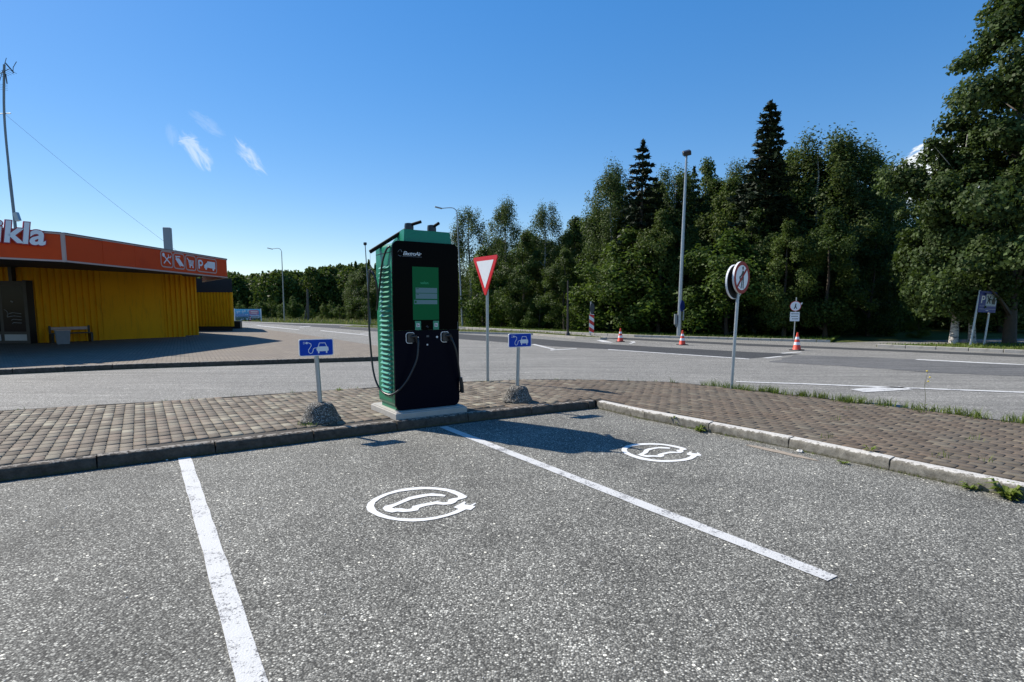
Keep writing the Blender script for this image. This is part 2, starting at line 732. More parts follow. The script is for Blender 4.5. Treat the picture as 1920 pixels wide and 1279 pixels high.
def leaf_mat(name, a, b, trans=.28, hue=(.10, .16, .02)):
    m = NT(name)
    g = m.n('ShaderNodeNewGeometry')
    oi = m.n('ShaderNodeObjectInfo')
    r = g.outputs['Random Per Island']
    c = m.mix(r, tuple(x * .7 for x in a), tuple(x * 1.3 for x in b))
    n = m.noise(.55, m.pos(), 4, .6)
    c = m.mix(m.map(n, .38, .62), c, tuple(x * .72 for x in a))
    c = m.mix(m.math('MULTIPLY', oi.outputs['Random'], .35), c, tuple(x * y for x, y in zip(b, (1.25, 1.0, .8))))
    m.out(c, .6, 0, .18)
    tr = m.n('ShaderNodeBsdfTranslucent')
    m.set(tr.inputs['Color'], m.mix(.5, c, hue))
    mx = m.n('ShaderNodeMixShader')
    mx.inputs[0].default_value = trans
    m.t.links.new(m.b.outputs[0], mx.inputs[1])
    m.t.links.new(tr.outputs[0], mx.inputs[2])
    m.t.links.new(mx.outputs[0], m.t.nodes['Material Output'].inputs[0])
    return m.mat


M_leaf_birch = leaf_mat('birch_leaves', (.046, .082, .020), (.11, .15, .05), .30)
M_leaf_alder = leaf_mat('alder_leaves', (.036, .070, .014), (.090, .135, .030), .30)
M_leaf_maple = leaf_mat('maple_leaves', (.034, .066, .016), (.078, .118, .036), .26)
M_leaf_young = leaf_mat('young_leaves', (.05, .095, .012), (.105, .16, .028), .38)
M_needle = leaf_mat('spruce_needles', (.014, .028, .013), (.03, .05, .022), .08, (.03, .05, .01))
M_bark = plain('dark_bark', (.07, .055, .04), .95, var=.5, scale=8)


def birch_bark():
    m = NT('birch_bark')
    p = m.coord()
    mp = m.n('ShaderNodeMapping')
    mp.inputs['Scale'].default_value = (3, 3, 14)
    m.t.links.new(p, mp.inputs['Vector'])
    f = m.map(m.noise(1.6, mp.outputs[0], 5, .7), .5, .58)
    return m.out(m.mix(f, (.6, .57, .52), (.05, .045, .04)), .8)


M_birchbark = birch_bark()

M_galv = plain('galvanised_steel', (.40, .42, .43), .42, .75, var=.2, scale=9)
M_galvd = plain('weathered_steel', (.22, .24, .25), .55, .5, var=.2, scale=7)
M_lampgrey = plain('lamp_pole_steel', (.34, .36, .37), .5, .6, var=.15, scale=3)
M_signback = plain('sign_back_grey', (.13, .14, .15), .5, .3, var=.1)
M_backdark = plain('dark_sign_back', (.012, .011, .011), .6, 0, var=.1, spec=.2)
M_white = plain('white_sheeting', (.78, .79, .80), .35, 0, var=.04, scale=12)
M_field_shaded = plain('shaded_white_field', (.40, .45, .47), .5, 0, var=.1)  # white of the services sign, dimmed by shade put into the colour
M_red = plain('red_sheeting', (.62, .015, .02), .35, 0, var=.06)
M_red_shaded = plain('shaded_red_sheeting', (.30, .012, .014), .4, 0, var=.1, spec=.2)  # darker red: the shade on the sign's ring painted into the colour
M_blue = plain('blue_sheeting', (.006, .055, .42), .45, 0, var=.10, spec=.15)
M_dblue = plain('dark_blue_sheeting', (.008, .026, .19), .4, 0, var=.08)  # deep blue, with the services sign's shade put into the colour
M_black = plain('black_print', (.012, .012, .012), .45, 0, var=.1)
M_rubber = plain('black_rubber', (.012, .012, .013), .38, 0, var=.2, spec=.6)
M_arm = plain('matt_black_tube', (.008, .008, .008), .7, 0, var=.1, spec=.12)
M_panel = plain('black_glass_panel', (.0015, .0015, .002), .22, 0, var=.1, spec=.03)
M_panel2 = plain('navy_lower_panel', (.002, .0025, .008), .35, 0, var=.1, spec=.05)
M_green = plain('green_powder_coat', (.006, .20, .10), .32, 0, var=.05, scale=3)
M_green_lit = plain('lit_green_powder_coat', (.015, .27, .155), .3, 0, var=.05, scale=3)  # lighter coat: gloss on the sunlit louvres painted into the colour
M_green_shade = plain('recess_shade_green', (.006, .12, .07), .5, 0, var=.05, scale=3)  # darker coat: shade between the louvres painted into the colour
M_stickg = plain('sticker_green', (.03, .25, .14), .4, 0)
M_silver = plain('silver_ring', (.62, .63, .64), .35, .2, var=.05)
M_conered = plain('cone_orange_red', (.78, .07, .03), .5, 0, var=.1, dirt=(.4, .08, .05))
M_orange = plain('orange_fascia', (.66, .062, .004), .5, 0, var=.12, scale=1.1, spec=.25, dirt=(.46, .03, .003))
M_trim = plain('pale_trim', (.50, .36, .31), .5, 0, var=.12, scale=3)
M_roofcap = plain('roof_capping', (.16, .18, .18), .5, .3, var=.15)
M_soffit = plain('dark_soffit', (.03, .028, .026), .8, 0, var=.2)
M_frame = plain('dark_door_frame', (.02, .02, .022), .4, .2)
M_kick = plain('door_kick_plate', (.45, .47, .5), .5, 0)
M_letter = plain('letter_face', (.78, .80, .82), .4, 0, var=.05)
M_letred = plain('letter_rim_red', (.42, .012, .03), .4, 0)
M_icon = plain('icon_white', (.70, .66, .64), .45, 0, var=.05)
M_wood = plain('weathered_wood', (.10, .085, .07), .9, 0, var=.4, scale=6)
M_pole_brown = plain('dark_post', (.06, .05, .045), .7, .1, var=.2)
M_binblue = plain('bin_concrete', (.22, .23, .25), .85, 0, var=.2)
M_chim = plain('chimney_metal', (.30, .31, .32), .6, .4, var=.2, scale=2)
M_flood = plain('floodlight_housing', (.04, .04, .045), .4, .3)
M_lens = plain('lamp_lens', (.75, .75, .72), .2, 0)
M_stone = plain('stone_chip', (.55, .53, .48), .85, 0, var=.2, scale=20)
M_yellowfl = plain('yellow_petals', (.75, .55, .02), .6, 0)


def yellow():
    m = NT('ochre_cladding')
    p = m.pos()
    c = m.mix(m.noise(.7, p, 6, .65), (.70, .30, .004), (.88, .41, .006))
    sx = m.n('ShaderNodeSeparateXYZ')
    m.t.links.new(p, sx.inputs[0])
    mp = m.n('ShaderNodeMapping')
    mp.inputs['Scale'].default_value = (5, 5, .6)
    m.t.links.new(p, mp.inputs['Vector'])
    st = m.map(m.noise(1.5, mp.outputs[0], 5, .7), .52, .72)
    c = m.mix(m.math('MULTIPLY', st, .45), c, (.22, .10, .012))
    return m.out(c, .6, 0, .15)


M_yellow = yellow()


def glass():
    m = NT('dark_door_glass')
    m.out((.004, .006, .012), .12, 0, .12)
    return m.mat


M_glass = glass()


def screen_mat(name, col, strength):
    m = NT(name)
    m.out(tuple(c * .4 for c in col), .25, 0, .05)
    m.set(m.b.inputs['Emission Color'], col)
    m.b.inputs['Emission Strength'].default_value = strength
    return m.mat


M_screen = screen_mat('lit_green_screen', (.003, .075, .032), .30)
M_scrrow = screen_mat('screen_field', (.05, .11, .15), .45)
M_scrtxt = screen_mat('screen_text', (.02, .16, .11), .5)


def banner_mat():
    m = NT('banner_print')
    p = m.coord()
    sx = m.n('ShaderNodeSeparateXYZ')
    m.t.links.new(p, sx.inputs[0])
    v = m.map(sx.outputs['Z'], 0, 1.45)
    c = m.ramp(v, [(0, (.02, .07, .05)), (.3, (.02, .10, .09)), (.5, (.12, .25, .5)), (.75, (.05, .32, .55)), (1, (.10, .45, .7))])
    n = m.noise(2.2, p, 5, .7)
    c = m.mix(m.map(n, .55, .62), c, (.55, .62, .68))
    c = m.mix(m.map(m.noise(3.1, p, 3), .62, .68), c, (.04, .03, .06))
    return m.out(c, .5)


M_banner = banner_mat()

# ------------------------------------------------------------------ ground sheets
def sheet(name, pts, z, mat, kind='structure', parent=None, thick=0.0):
    mb = MB()
    if thick:
        mb.prism(pts, z - thick, z)
    else:
        mb.add([(p[0], p[1], z) for p in pts], [tuple(range(len(pts)))])
    me = mb.mesh(name, mat)
    if not thick and me.polygons[0].normal.z < 0:
        me.flip_normals()
    o = obj(name, me, parent)
    if kind and parent is None:
        o['kind'] = kind
    return o


mbg = MB()
mbg.add([(-900, -300, 0), (900, -300, 0), (900, 1500, 0), (-900, 1500, 0)], [(0, 1, 2, 3)])
ground = obj('ground', mbg.mesh('ground', M_soil), None, (0, 0, -0.02))
ground['kind'] = 'structure'

FARK = [(-52, 88), (-34.9, 71.7), (-25.9, 63.8), (-17.2, 57.4), (-12.2, 52.1), (-3.8, 45.25), (1.7, 38.2), (6.85, 31.8), (11.8, 28.6), (14.9, 26.6)]
FARK2 = [(15.1, 23.5), (18.2, 20.15), (24, 15), (40, 2)]
SIDE = [(24, 29.5), (60, 36), (60, 31), (24, 25.2), (15.6, 24.2)]
road = sheet('road', [(-70, -30), (60, -30), (60, -14)] + FARK2[::-1] + SIDE[::-1] + FARK[::-1] + [(-70, 100)], 0.0, M_road)

KD, ND = Vector((.838, .546)), Vector((-.546, .838))
KERB_ANG = atan2(.546, .838)
frontk = [(-15.0, -1.72), (-9.0, 2.28), (-4.74, 5.135), (-3.534, 5.98), (-2.11, 6.92), (-.233, 8.15), (1.34, 9.02)]
rightk = [(1.34, 9.02), (1.88, 8.12), (3.067, 6.548), (3.62, 5.65), (4.22, 4.75), (4.9, 3.3), (5.4, 1.6), (5.8, -1.0)]
fark = [(-16.0, 3.2), (-7.402, 8.118), (-5.388, 9.065), (-3.112, 10.278), (-1.071, 11.337), (.445, 11.77), (1.765, 11.68), (3.213, 11.337), (4.04, 10.5), (4.897, 9.574), (5.849, 8.326), (6.6, 7.221), (7.6, 5.2), (8.3, 2.6), (8.8, -1)]
parking = sheet('parking_lot', frontk + rightk[1:] + [(6.2, -8), (-15, -12)], 0.004, M_parking)
def inset_path(path, d):
    out = []
    P = [Vector(p) for p in path]
    for i, p in enumerate(P):
        t_ = (P[min(i + 1, len(P) - 1)] - P[max(i - 1, 0)]).normalized()
        out.append(tuple(p + Vector((-t_.y, t_.x)) * d))
    return out


island = sheet('traffic_island', inset_path(frontk[:-1], .08) + [(1.36, 9.14)] + inset_path(rightk[1:], .08) + fark[::-1], 0.117, M_sand, thick=.12)

pav_near = [(-24, 6.3), (-12.36, 13.64), (-11.04, 14.46), (-10.16, 14.97), (-8.04, 15.81), (-5.68, 16.75), (-4.08, 17.27)]
pav_side = [(-3.45, 17.7), (-3.3, 18.4), (-3.9, 20.2), (-5.3, 22.5), (-6.2, 23.87), (-9.46, 28.7), (-14.48, 35.9), (-21.4, 45.15), (-30, 56)]
pavement = sheet('pavement', inset_path(pav_near + pav_side[:5], .1) + pav_side[5:] + [(-60, 56), (-60, 0), (-30, 2)], 0.132, M_paving_far, thick=.13)

# strips and patches on the roads
def gpoly(px, z=0.0):
    return [G(x, y, z) for x, y in px]


def ragged(pts, amp, n=10):
    out = []
    for a, b in zip(pts, pts[1:] + pts[:1]):
        for k in range(n):
            t = k / n
            out.append((a[0] + (b[0] - a[0]) * t + random.gauss(0, amp), a[1] + (b[1] - a[1]) * t + random.gauss(0, amp)))
    return out


sheet('road_surface_strip', gpoly([(440, 604), (525, 606.5), (640, 610), (709, 613), (870, 627), (1000, 635), (1140, 645.5), (1400, 660), (1500, 664.5), (1450, 668.5), (1400, 673),
                                   (1140, 655), (1040, 649.8), (1000, 646), (870, 636.5), (709, 622), (640, 616.5), (525, 608.5)]), 0.004, M_newasph)
sheet('road_seam_strip', gpoly([(1120, 634.3), (1400, 648.5), (1700, 660), (1920, 670), (1980, 672.5), (1980, 668), (1920, 665.5), (1700, 656.5), (1400, 644.5), (1170, 633.4)]), 0.004, M_newasph)
sheet('road_patch', ragged(gpoly([(1490, 666), (1600, 669), (1760, 676), (1920, 684), (2100, 694), (2100, 715), (1920, 706), (1760, 700), (1600, 688), (1440, 679)]), .05), 0.004, M_midasph)
med = [(-14, 50.5), (-5.5, 42.2), (1.4, 36.4), (4.0, 31.9), (4.85, 29.3), (4.5, 28.9), (3.4, 30.2), (1.29, 34.0), (-3.35, 36.6), (-14, 46.5)]
median = sheet('median_island', med, 0.10, M_soil, thick=.11)
mline = gpoly([(860, 627), (1000, 634.6), (1137, 645), (1400, 659.5), (1400, 658.7), (1137, 644), (1000, 633.8), (860, 626.2)])

marks = {
    'edge_line': [[(1140, 656.3), (1280, 665.8), (1405, 674.5), (1405, 673), (1280, 664.6), (1140, 655.2)],
                  [(1380, 717), (1500, 721), (1700, 729), (1920, 737.5), (2000, 741), (2000, 739), (1920, 735.3), (1700, 727), (1500, 719.2), (1380, 715.6)],
                  [(996, 646), (1035, 655.6), (1042, 655.2), (1003, 645.6)], [(1032, 657.5), (1081, 654.6), (1081, 653.6), (1032, 656.2)],
                  [(1715, 675.2), (1870, 683), (1920, 685), (1920, 684), (1875, 681.5), (1722, 674)],
                  [(560, 613.5), (580, 611.6), (583, 612), (563, 614)], [(600, 620.5), (690, 629.5), (690, 628.4), (602, 619.8)], [(480, 611), (560, 619), (562, 618.4), (484, 610.5)],
                  [(675, 626), (695, 624.8), (695, 624), (675, 625.2)], [(640, 676.5), (712, 671.8), (712, 671.0), (640, 675.6)]],
    'arrow_marking': [[(1593, 730.5), (1640, 727), (1686, 725.5), (1711, 731), (1660, 734.2), (1620, 736.2)]],
    'nose_line': [[(1118, 638.2), (1130, 642), (1150, 643.2), (1140, 640.3), (1128, 637.5)], [(1180, 640.3), (1190, 640.5), (1192, 642.5), (1183, 645), (1178, 644.8), (1186, 642.3)],
                  [(1462, 662.5), (1500, 659.8), (1505, 660.8), (1470, 663.5)], [(1430, 671.5), (1462, 668.2), (1468, 669), (1440, 672.4)]],
}
for nm, polys in marks.items():
    for pl in polys:
        obj(nm, sheet(nm, gpoly(pl), 0.009, M_paint3 if nm != 'arrow_marking' else M_paint).data, road)
        # the sheet() call linked one top-level object: drop it, keep the child
        o_ = [o for o in COL.objects if o.name.startswith(nm) and o.parent is None]
        for o in o_:
            bpy.data.objects.remove(o)

# parking lines: (left-near, right-near, right-far, left-far)
def ground_part(name, pts, z, mat, parent):
    me = MB().add([(p[0], p[1], z) for p in pts], [tuple(range(len(pts)))]).mesh(name, mat)
    if me.polygons[0].normal.z < 0:
        me.flip_normals()
    return obj(name, me, parent)


def paint_strip(a, b, w, parent, name, z=.009, wob=.004):
    a, b = Vector(a), Vector(b)
    d = (b - a).normalized()
    nn = Vector((-d.y, d.x))
    n = 30
    L, R = [], []
    for i in range(n + 1):
        p = a.lerp(b, i / n)
        L.append(p + nn * (w / 2 + random.uniform(-wob, wob)))
        R.append(p - nn * (w / 2 + random.uniform(-wob, wob)))
    return ground_part(name, [tuple(p) for p in L + R[::-1]], z, mat_for(name), parent)


def mat_for(name):
    return M_paint


dv = Vector((.546, -.838))
a0 = Vector(G(346, 859.5))
paint_strip(a0, a0 + dv * 6.5, .118, parking, 'parking_line')
a1 = Vector(G(831, 801))
paint_strip(a1, Vector(G(1561, 1087)), .118, parking, 'parking_line')


# painted charging symbol: ring open at the plug, car outline inside
def charging_symbol(px0, py0, s, pts_sets, parent):
    mb = MB()
    for pts in pts_sets:
        w = [G(px0 + x / s, py0 + y / s) for x, y in pts]
        mb.add([(p[0], p[1], .009) for p in w], [tuple(range(len(w)))])
    me = mb.mesh('charging_symbol', M_paint2)
    o = obj('charging_symbol', me, parent)
    return o


def ring_poly(cx, cy, ax, ay, bx, by, t0, t1, n=44):
    """outer then inner arc, ellipse half axes a (outer) and b (inner)"""
    o_, i_ = [], []
    for k in range(n + 1):
        t = radians(t0 + (t1 - t0) * k / n)
        o_.append((cx + ax * cos(t), cy + ay * sin(t)))
        i_.append((cx + 10 + bx * cos(t), cy - 3 + by * sin(t)))
    return o_ + i_[::-1]


sym1 = [
    # ring: outline traced in the survey of the marking
    [(1560, 235), (1500, 205), (1380, 160), (1200, 130), (1020, 122), (820, 135), (600, 165), (430, 210), (290, 275), (205, 340), (185, 400), (215, 455), (235, 480),
     (330, 530), (450, 570), (600, 600), (800, 606), (1000, 600), (1200, 575), (1380, 530), (1480, 490), (1570, 450), (1485, 420), (1580, 370), (1660, 325), (1690, 335), (1665, 372),
     (1760, 385), (1840, 345), (1858, 355), (1800, 395), (1840, 400), (1840, 412), (1770, 465), (1690, 455), (1560, 515), (1400, 565), (1200, 615), (1000, 645), (820, 655),
     (620, 645), (420, 615), (250, 570), (140, 515), (85, 485), (58, 420), (85, 350), (180, 275), (330, 205), (520, 145), (720, 105), (940, 85), (1150, 90), (1350, 110),
     (1500, 140), (1620, 190), (1710, 240), (1690, 265), (1560, 300), (1520, 340), (1450, 370), (1330, 380), (1200, 370), (1050, 395), (930, 430), (905, 470), (790, 490), (660, 500),
     (570, 490), (480, 508), (370, 485), (325, 440), (360, 400), (520, 360), (650, 300), (750, 255), (930, 215), (1130, 190), (1290, 205), (1360, 222), (1340, 245), (1200, 235),
     (1080, 235), (940, 262), (800, 290), (680, 340), (560, 390), (480, 425), (520, 440), (640, 435), (720, 455), (800, 440), (810, 405), (920, 375), (1080, 345), (1220, 320), (1310, 340), (1390, 335), (1400, 295), (1480, 270), (1560, 262)],
]
sym2 = [
    [(1375, 215), (1330, 200), (1200, 170), (1050, 140), (900, 128), (700, 122), (480, 135), (300, 160), (210, 195), (178, 235), (200, 280), (280, 325), (400, 370), (560, 415),
     (760, 455), (950, 470), (1150, 472), (1350, 458), (1500, 430), (1590, 395), (1625, 368), (1540, 352), (1535, 310), (1580, 300), (1600, 275), (1630, 285), (1640, 312), (1760, 320),
     (1770, 290), (1850, 345), (1860, 370), (1760, 375), (1740, 400), (1650, 450), (1500, 485), (1300, 505), (1080, 515), (900, 510), (700, 490), (480, 455), (280, 390), (130, 325),
     (62, 255), (75, 200), (170, 145), (330, 108), (520, 90), (760, 86), (950, 98), (1150, 122), (1330, 155), (1480, 195), (1540, 230), (1450, 250), (1460, 285), (1400, 308), (1260, 310),
     (1120, 320), (1010, 350), (1030, 378), (950, 405), (860, 400), (760, 395), (640, 405), (500, 378), (430, 345), (540, 295), (580, 235), (650, 210), (800, 185), (930, 172), (1090, 180),
     (1165, 195), (1150, 215), (1030, 210), (900, 205), (780, 225), (690, 250), (650, 310), (560, 345), (640, 362), (760, 360), (890, 365), (870, 340), (1000, 305), (1160, 275), (1330, 285), (1290, 245), (1370, 235)],
]
charging_symbol(680, 905, 1920 / 220, sym1, parking)
charging_symbol(1160, 825, 12.0, sym2, parking)

M_contact_shade = plain('contact_shade', (.03, .026, .02), .95, var=.5, scale=30)  # contact shade at the front kerb's foot, painted as a dark strip
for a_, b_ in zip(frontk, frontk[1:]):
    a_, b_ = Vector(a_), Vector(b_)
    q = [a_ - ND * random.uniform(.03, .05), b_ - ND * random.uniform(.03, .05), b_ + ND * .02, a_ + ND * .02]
    ground_part('contact_shade', [tuple(p) for p in q], .0065, M_contact_shade, parking)
# sandy dirt swept against the kerb
M_dirt = plain('swept_sand', (.30, .25, .19), .95, var=.25, scale=20)

# ------------------------------------------------------------------ kerbs
def kerb_variant(seed, L=1.0, mat=None):
    r = random.Random(seed)
    nx = 14
    prof = [(0.0, -.05), (0.0, .03), (.002, .08), (.004, .112), (.018, .127), (.07, .131), (.11, .13), (.11, -.05)]
    vs_, fs = [], []
    for i in range(nx + 1):
        x = L * i / nx
        for j, (y, z) in enumerate(prof):
            e = .0
            if 1 <= j <= 5:
                e = .005
            jag = r.uniform(-1, 1) * e * (2.2 if j in (3, 4) else 1)
            endr = .004 if i in (0, nx) and 2 <= j <= 5 else 0
            vs_.append((x + (endr if i == 0 else -endr if i == nx else 0), y + max(0, jag) + endr * .5, z - (abs(jag) * .8 if j in (3, 4, 5) else 0) - endr))
    m = len(prof)
    for i in range(nx):
        for j in range(m - 1):
            fs.append((i * m + j, i * m + j + 1, (i + 1) * m + j + 1, (i + 1) * m + j))
        fs.append((i * m + m - 1, i * m, (i + 1) * m, (i + 1) * m + m - 1))
    fs.append(tuple(range(m)))
    fs.append(tuple(nx * m + j for j in range(m))[::-1])
    return MB().add(vs_, fs).mesh('kerb_stone', mat or M_kerb, 60)


kvars = [kerb_variant(s) for s in range(6)]
kvars_d = [kerb_variant(s + 30, 1.0, M_kerb_shaded) for s in range(5)]


def lay_kerb(path, parent, start_off=0.0, unit=1.06, gap=.012, flip=False, vars_=kvars, zs=1.0, only_z=0.0):
    P = [Vector(p) for p in path]
    cum = [0]
    for a, b in zip(P, P[1:]):
        cum.append(cum[-1] + (b - a).length)
    def at(s):
        s = max(0, min(cum[-1] - 1e-4, s))
        for i in range(len(P) - 1):
            if s <= cum[i + 1]:
                return P[i].lerp(P[i + 1], (s - cum[i]) / (cum[i + 1] - cum[i]))
        return P[-1]
    s = start_off
    k = 0
    while s < cum[-1] - .1:
        e = min(s + unit, cum[-1])
        a, b = at(s), at(e)
        d = (b - a)
        L = d.length - gap
        o = obj('kerb_stone', vars_[k % len(vars_)], parent)
        ang = atan2(d.y, d.x)
        if flip:
            p = b
            ang += pi
        else:
            p = a
        o.location = (p.x, p.y, only_z + random.uniform(-.004, .003))
        o.rotation_euler = (random.uniform(-.01, .01), random.uniform(-.003, .003), ang + random.uniform(-.004, .004))
        o.scale = (L, 1, zs)
        s = e
        k += 1


# the stones' bodies lie to the left of their direction of travel: the island side
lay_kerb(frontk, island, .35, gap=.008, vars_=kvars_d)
lay_kerb(rightk, island, .03, gap=.009)


def fk_variant():
    return MB().box(0, 1, 0, .16, -.05, .12, b=.012).mesh('kerb_stone', M_kerbfar)


kv_far = [fk_variant()]
lay_kerb(pav_near + pav_side[:5], pavement, 0, 1.0, .01, False, [kerb_variant(91, 1.0, M_kerb_shaded), kerb_variant(92, 1.0, M_kerb_shaded)], 1.04)


def kerb_line(name, path, w, z0, z1, mat, parent=None):
    mb = MB()
    P = [Vector(p) for p in path]
    mb.strip([(p.x, p.y) for p in P], w, z0, z1, 'z')
    return obj(name, mb.mesh(name, mat), parent)


M_edge = plain('dark_edge_strip', (.014, .012, .008), .95, var=.3, scale=9)  # very dark strip along the island's far edge
kerb_line('edge_strip', fark, .08, .02, .124, M_edge, island)
kerb_line('kerb', med + [med[0]], .12, -.02, .115, M_kerbfar, median)
verge = sheet('verge', [(-60, 96)] + FARK + [(20, 30), (60, 44), (200, 44), (200, 300), (-200, 300), (-200, 96)], -0.004, M_soil)
verge2 = sheet('verge', [(15.6, 24.1), (24, 24.9), (60, 30), (60, 0), (40.3, 2.2), (24.2, 15.1), (18.35, 20.3), (15.2, 23.7)], 0.08, M_soil, thick=.09)
lay_kerb([p for p in FARK if p[0] > -13], verge, 0, 1.0, .02, False, kv_far, 1.0)
lay_kerb([(15.1, 23.5), (18.2, 20.15), (24, 15)], verge2, 0, 1.0, .02, False, kv_far, 1.0)

# ------------------------------------------------------------------ island pavers
def inside(poly, x, y):
    c = False
    j = len(poly) - 1
    for i in range(len(poly)):
        xi, yi = poly[i]
        xj, yj = poly[j]
        if (yi > y) != (yj > y) and x < (xj - xi) * (y - yi) / (yj - yi) + xi:
            c = not c
        j = i
    return c


def seg_dist(path, x, y):
    best = 9e9
    p = Vector((x, y))
    for a, b in zip(path, path[1:]):
        a, b = Vector(a), Vector(b)
        t = max(0, min(1, (p - a).dot(b - a) / (b - a).length_squared))
        best = min(best, (p - a - (b - a) * t).length)
    return best


PW, PL, GAP = .121, .206, .010
z_am = .010
left = [(-1, -1), (-1, -.5), (-1, 0), (-1, .5), (-1, 1)]
prof = []
for i, t in enumerate((-1, -.5, 0, .5)):
    prof.append((PW / 2 - GAP / 2 + (z_am if i % 2 else -z_am * .6), t * (PL / 2 - .010)))
prof.append((PW / 2 - GAP / 2 - z_am * .6, PL / 2 - .010))
for i, t in enumerate((1, .5, 0, -.5, -1)):
    prof.append((-(PW / 2 - GAP / 2) + (z_am if i % 2 else -z_am * .6), t * (PL / 2 - .010)))
NPV = len(prof)
PV = np.array([(x, y, -.03) for x, y in prof] + [(x, y, .003) for x, y in prof] + [(x * .93, y * .94, .0125) for x, y in prof])
sidesF = [(i, (i + 1) % NPV, NPV + (i + 1) % NPV, NPV + i) for i in range(NPV)] + \
         [(NPV + i, NPV + (i + 1) % NPV, 2 * NPV + (i + 1) % NPV, 2 * NPV + i) for i in range(NPV)]
# top as quads pairing right and left edge points
topF = [(2 * NPV + i, 2 * NPV + i + 1, 2 * NPV + NPV - 2 - i, 2 * NPV + NPV - 1 - i) for i in range(4)]
PF = np.array(sidesF + topF)
paver_me = np_mesh('paver', PV, PF, M_paver)
ipoly = frontk + rightk[1:] + fark[::-1]
cells = []
O = Vector(frontk[2])
frontpath, rightpath = frontk, rightk
for i in range(-45, 130):
    for j in range(-40, 45):
        right_side = i >= 52            # running bond beyond the corner of the bays
        p = O + KD * (i * PW) + ND * ((j + (.5 * (i % 2) if right_side else 0)) * PL + .24)
        if p.x < -9 or p.y < 1.5 or p.x > 7.6:
            continue
        if not inside(ipoly, p.x, p.y):
            continue
        if seg_dist(frontpath, p.x, p.y) < .20 or seg_dist(rightpath, p.x, p.y) < .19 or seg_dist(fark, p.x, p.y) < .05:
            continue
        q = p - Vector((-1.567, 7.569))
        kk, nn = q.dot(KD), q.dot(ND)
        if -.05 < kk < 1.0 and -.13 < nn < .85:
            continue
        cells.append((p.x, p.y, 1 if right_side else 0))
def shown(c):
    u = c[0] / c[1]
    return abs(u) < .95
cells.sort(key=lambda c: (0 if shown(c) else 1, c[0] ** 2 + c[1] ** 2))
single, rest = cells[:300], cells[300:]
for (x, y, rs_) in single:
    o = obj('paver', paver_me, island)
    o.location = (x, y, .117 + random.uniform(-.003, .003))
    o.rotation_euler = (random.uniform(-.012, .012), random.uniform(-.012, .012), KERB_ANG + random.uniform(-.012, .012))
    if rs_:
        o.scale = (.985, 1.075, 1)
n = len(rest)
C = np.array(rest)
ang = KERB_ANG + rng.uniform(-.012, .012, n)
tx, ty = rng.uniform(-.014, .014, n), rng.uniform(-.014, .014, n)
tx_ = np.where(C[:, 2] > 0, .985, 1.0)[:, None]
ty_ = np.where(C[:, 2] > 0, 1.075, 1.0)[:, None]
X = tx_ * PV[None, :, 0] * np.cos(ang)[:, None] - ty_ * PV[None, :, 1] * np.sin(ang)[:, None] + C[:, 0][:, None]
Y = tx_ * PV[None, :, 0] * np.sin(ang)[:, None] + ty_ * PV[None, :, 1] * np.cos(ang)[:, None] + C[:, 1][:, None]
Z = PV[None, :, 2] + PV[None, :, 0] * tx[:, None] + PV[None, :, 1] * ty[:, None] + .117 + rng.uniform(-.0035, .0035, n)[:, None]
V = np.stack([X, Y, Z], -1).reshape(-1, 3)
Fc = (PF[None] + (np.arange(n) * len(PV))[:, None, None]).reshape(-1, 4)
o = obj('paving', np_mesh('paving', V, Fc, M_paver), island)
o['kind'] = 'stuff'

# ------------------------------------------------------------------ grass and weeds
def blades(name, centres, hmin, hmax, width, lean, mat, parent=None, kind='stuff', label=None):
    """curved grass blades: two quads each"""
    C = np.asarray(centres, dtype=float)
    n = len(C)
    h = rng.uniform(hmin, hmax, n)
    a = rng.uniform(0, 2 * pi, n)
    le = rng.uniform(.1, 1, n) * lean * h
    dx, dy = np.cos(a), np.sin(a)
    wx, wy = -dy * width / 2, dx * width / 2
    Vv = np.zeros((n, 6, 3))
    for k, (t, ww) in enumerate(((0, 1.0), (.55, .8), (1, .08))):
        bx = C[:, 0] + dx * le * t * t
        by = C[:, 1] + dy * le * t * t
        bz = C[:, 2] + h * t * (1 - .25 * t * lean)
        Vv[:, k * 2] = np.stack([bx - wx * ww, by - wy * ww, bz], -1)
        Vv[:, k * 2 + 1] = np.stack([bx + wx * ww, by + wy * ww, bz], -1)
    f = np.array([(0, 1, 3, 2), (2, 3, 5, 4)])
    Ff = (f[None] + (np.arange(n) * 6)[:, None, None]).reshape(-1, 4)
    o = obj(name, np_mesh(name, Vv.reshape(-1, 3), Ff, mat), parent)
    if kind:
        o['kind'] = kind
    if label:
        tag(o, label, 'grass')
    return o


def on_path(path, s, off=0.0):
    P = [Vector(p) for p in path]
    L = [(b - a).length for a, b in zip(P, P[1:])]
    for a, b, l in zip(P, P[1:], L):
        if s <= l:
            d = (b - a) / l
            return a + d * s + Vector((-d.y, d.x)) * off
        s -= l
    d = (P[-1] - P[-2]).normalized()
    return P[-1] + Vector((-d.y, d.x)) * off


# grass along the island's far edge on the right
edge = [Vector(p) for p in fark[7:]]
tl = sum((b - a).length for a, b in zip(edge, edge[1:]))
pts = []
nclump = 340
for i in range(nclump):
    s = (i + random.random()) / nclump * tl
    dens = .35 + .65 * (0.5 + .5 * sin(s * 2.3) * sin(s * .9 + 1))
    if s < 1.1:
        dens *= .3
    if random.random() > dens:
        continue
    c = on_path([tuple(p) for p in edge], s, random.gauss(.0, .07))
    for k in range(random.randint(14, 46)):
        pts.append((c.x + random.gauss(0, .045), c.y + random.gauss(0, .045), .09))
blades('edge_grass', pts, .06, .21, .009, .8, M_grass, label='tufts of green grass along the far edge of the brick paved island')

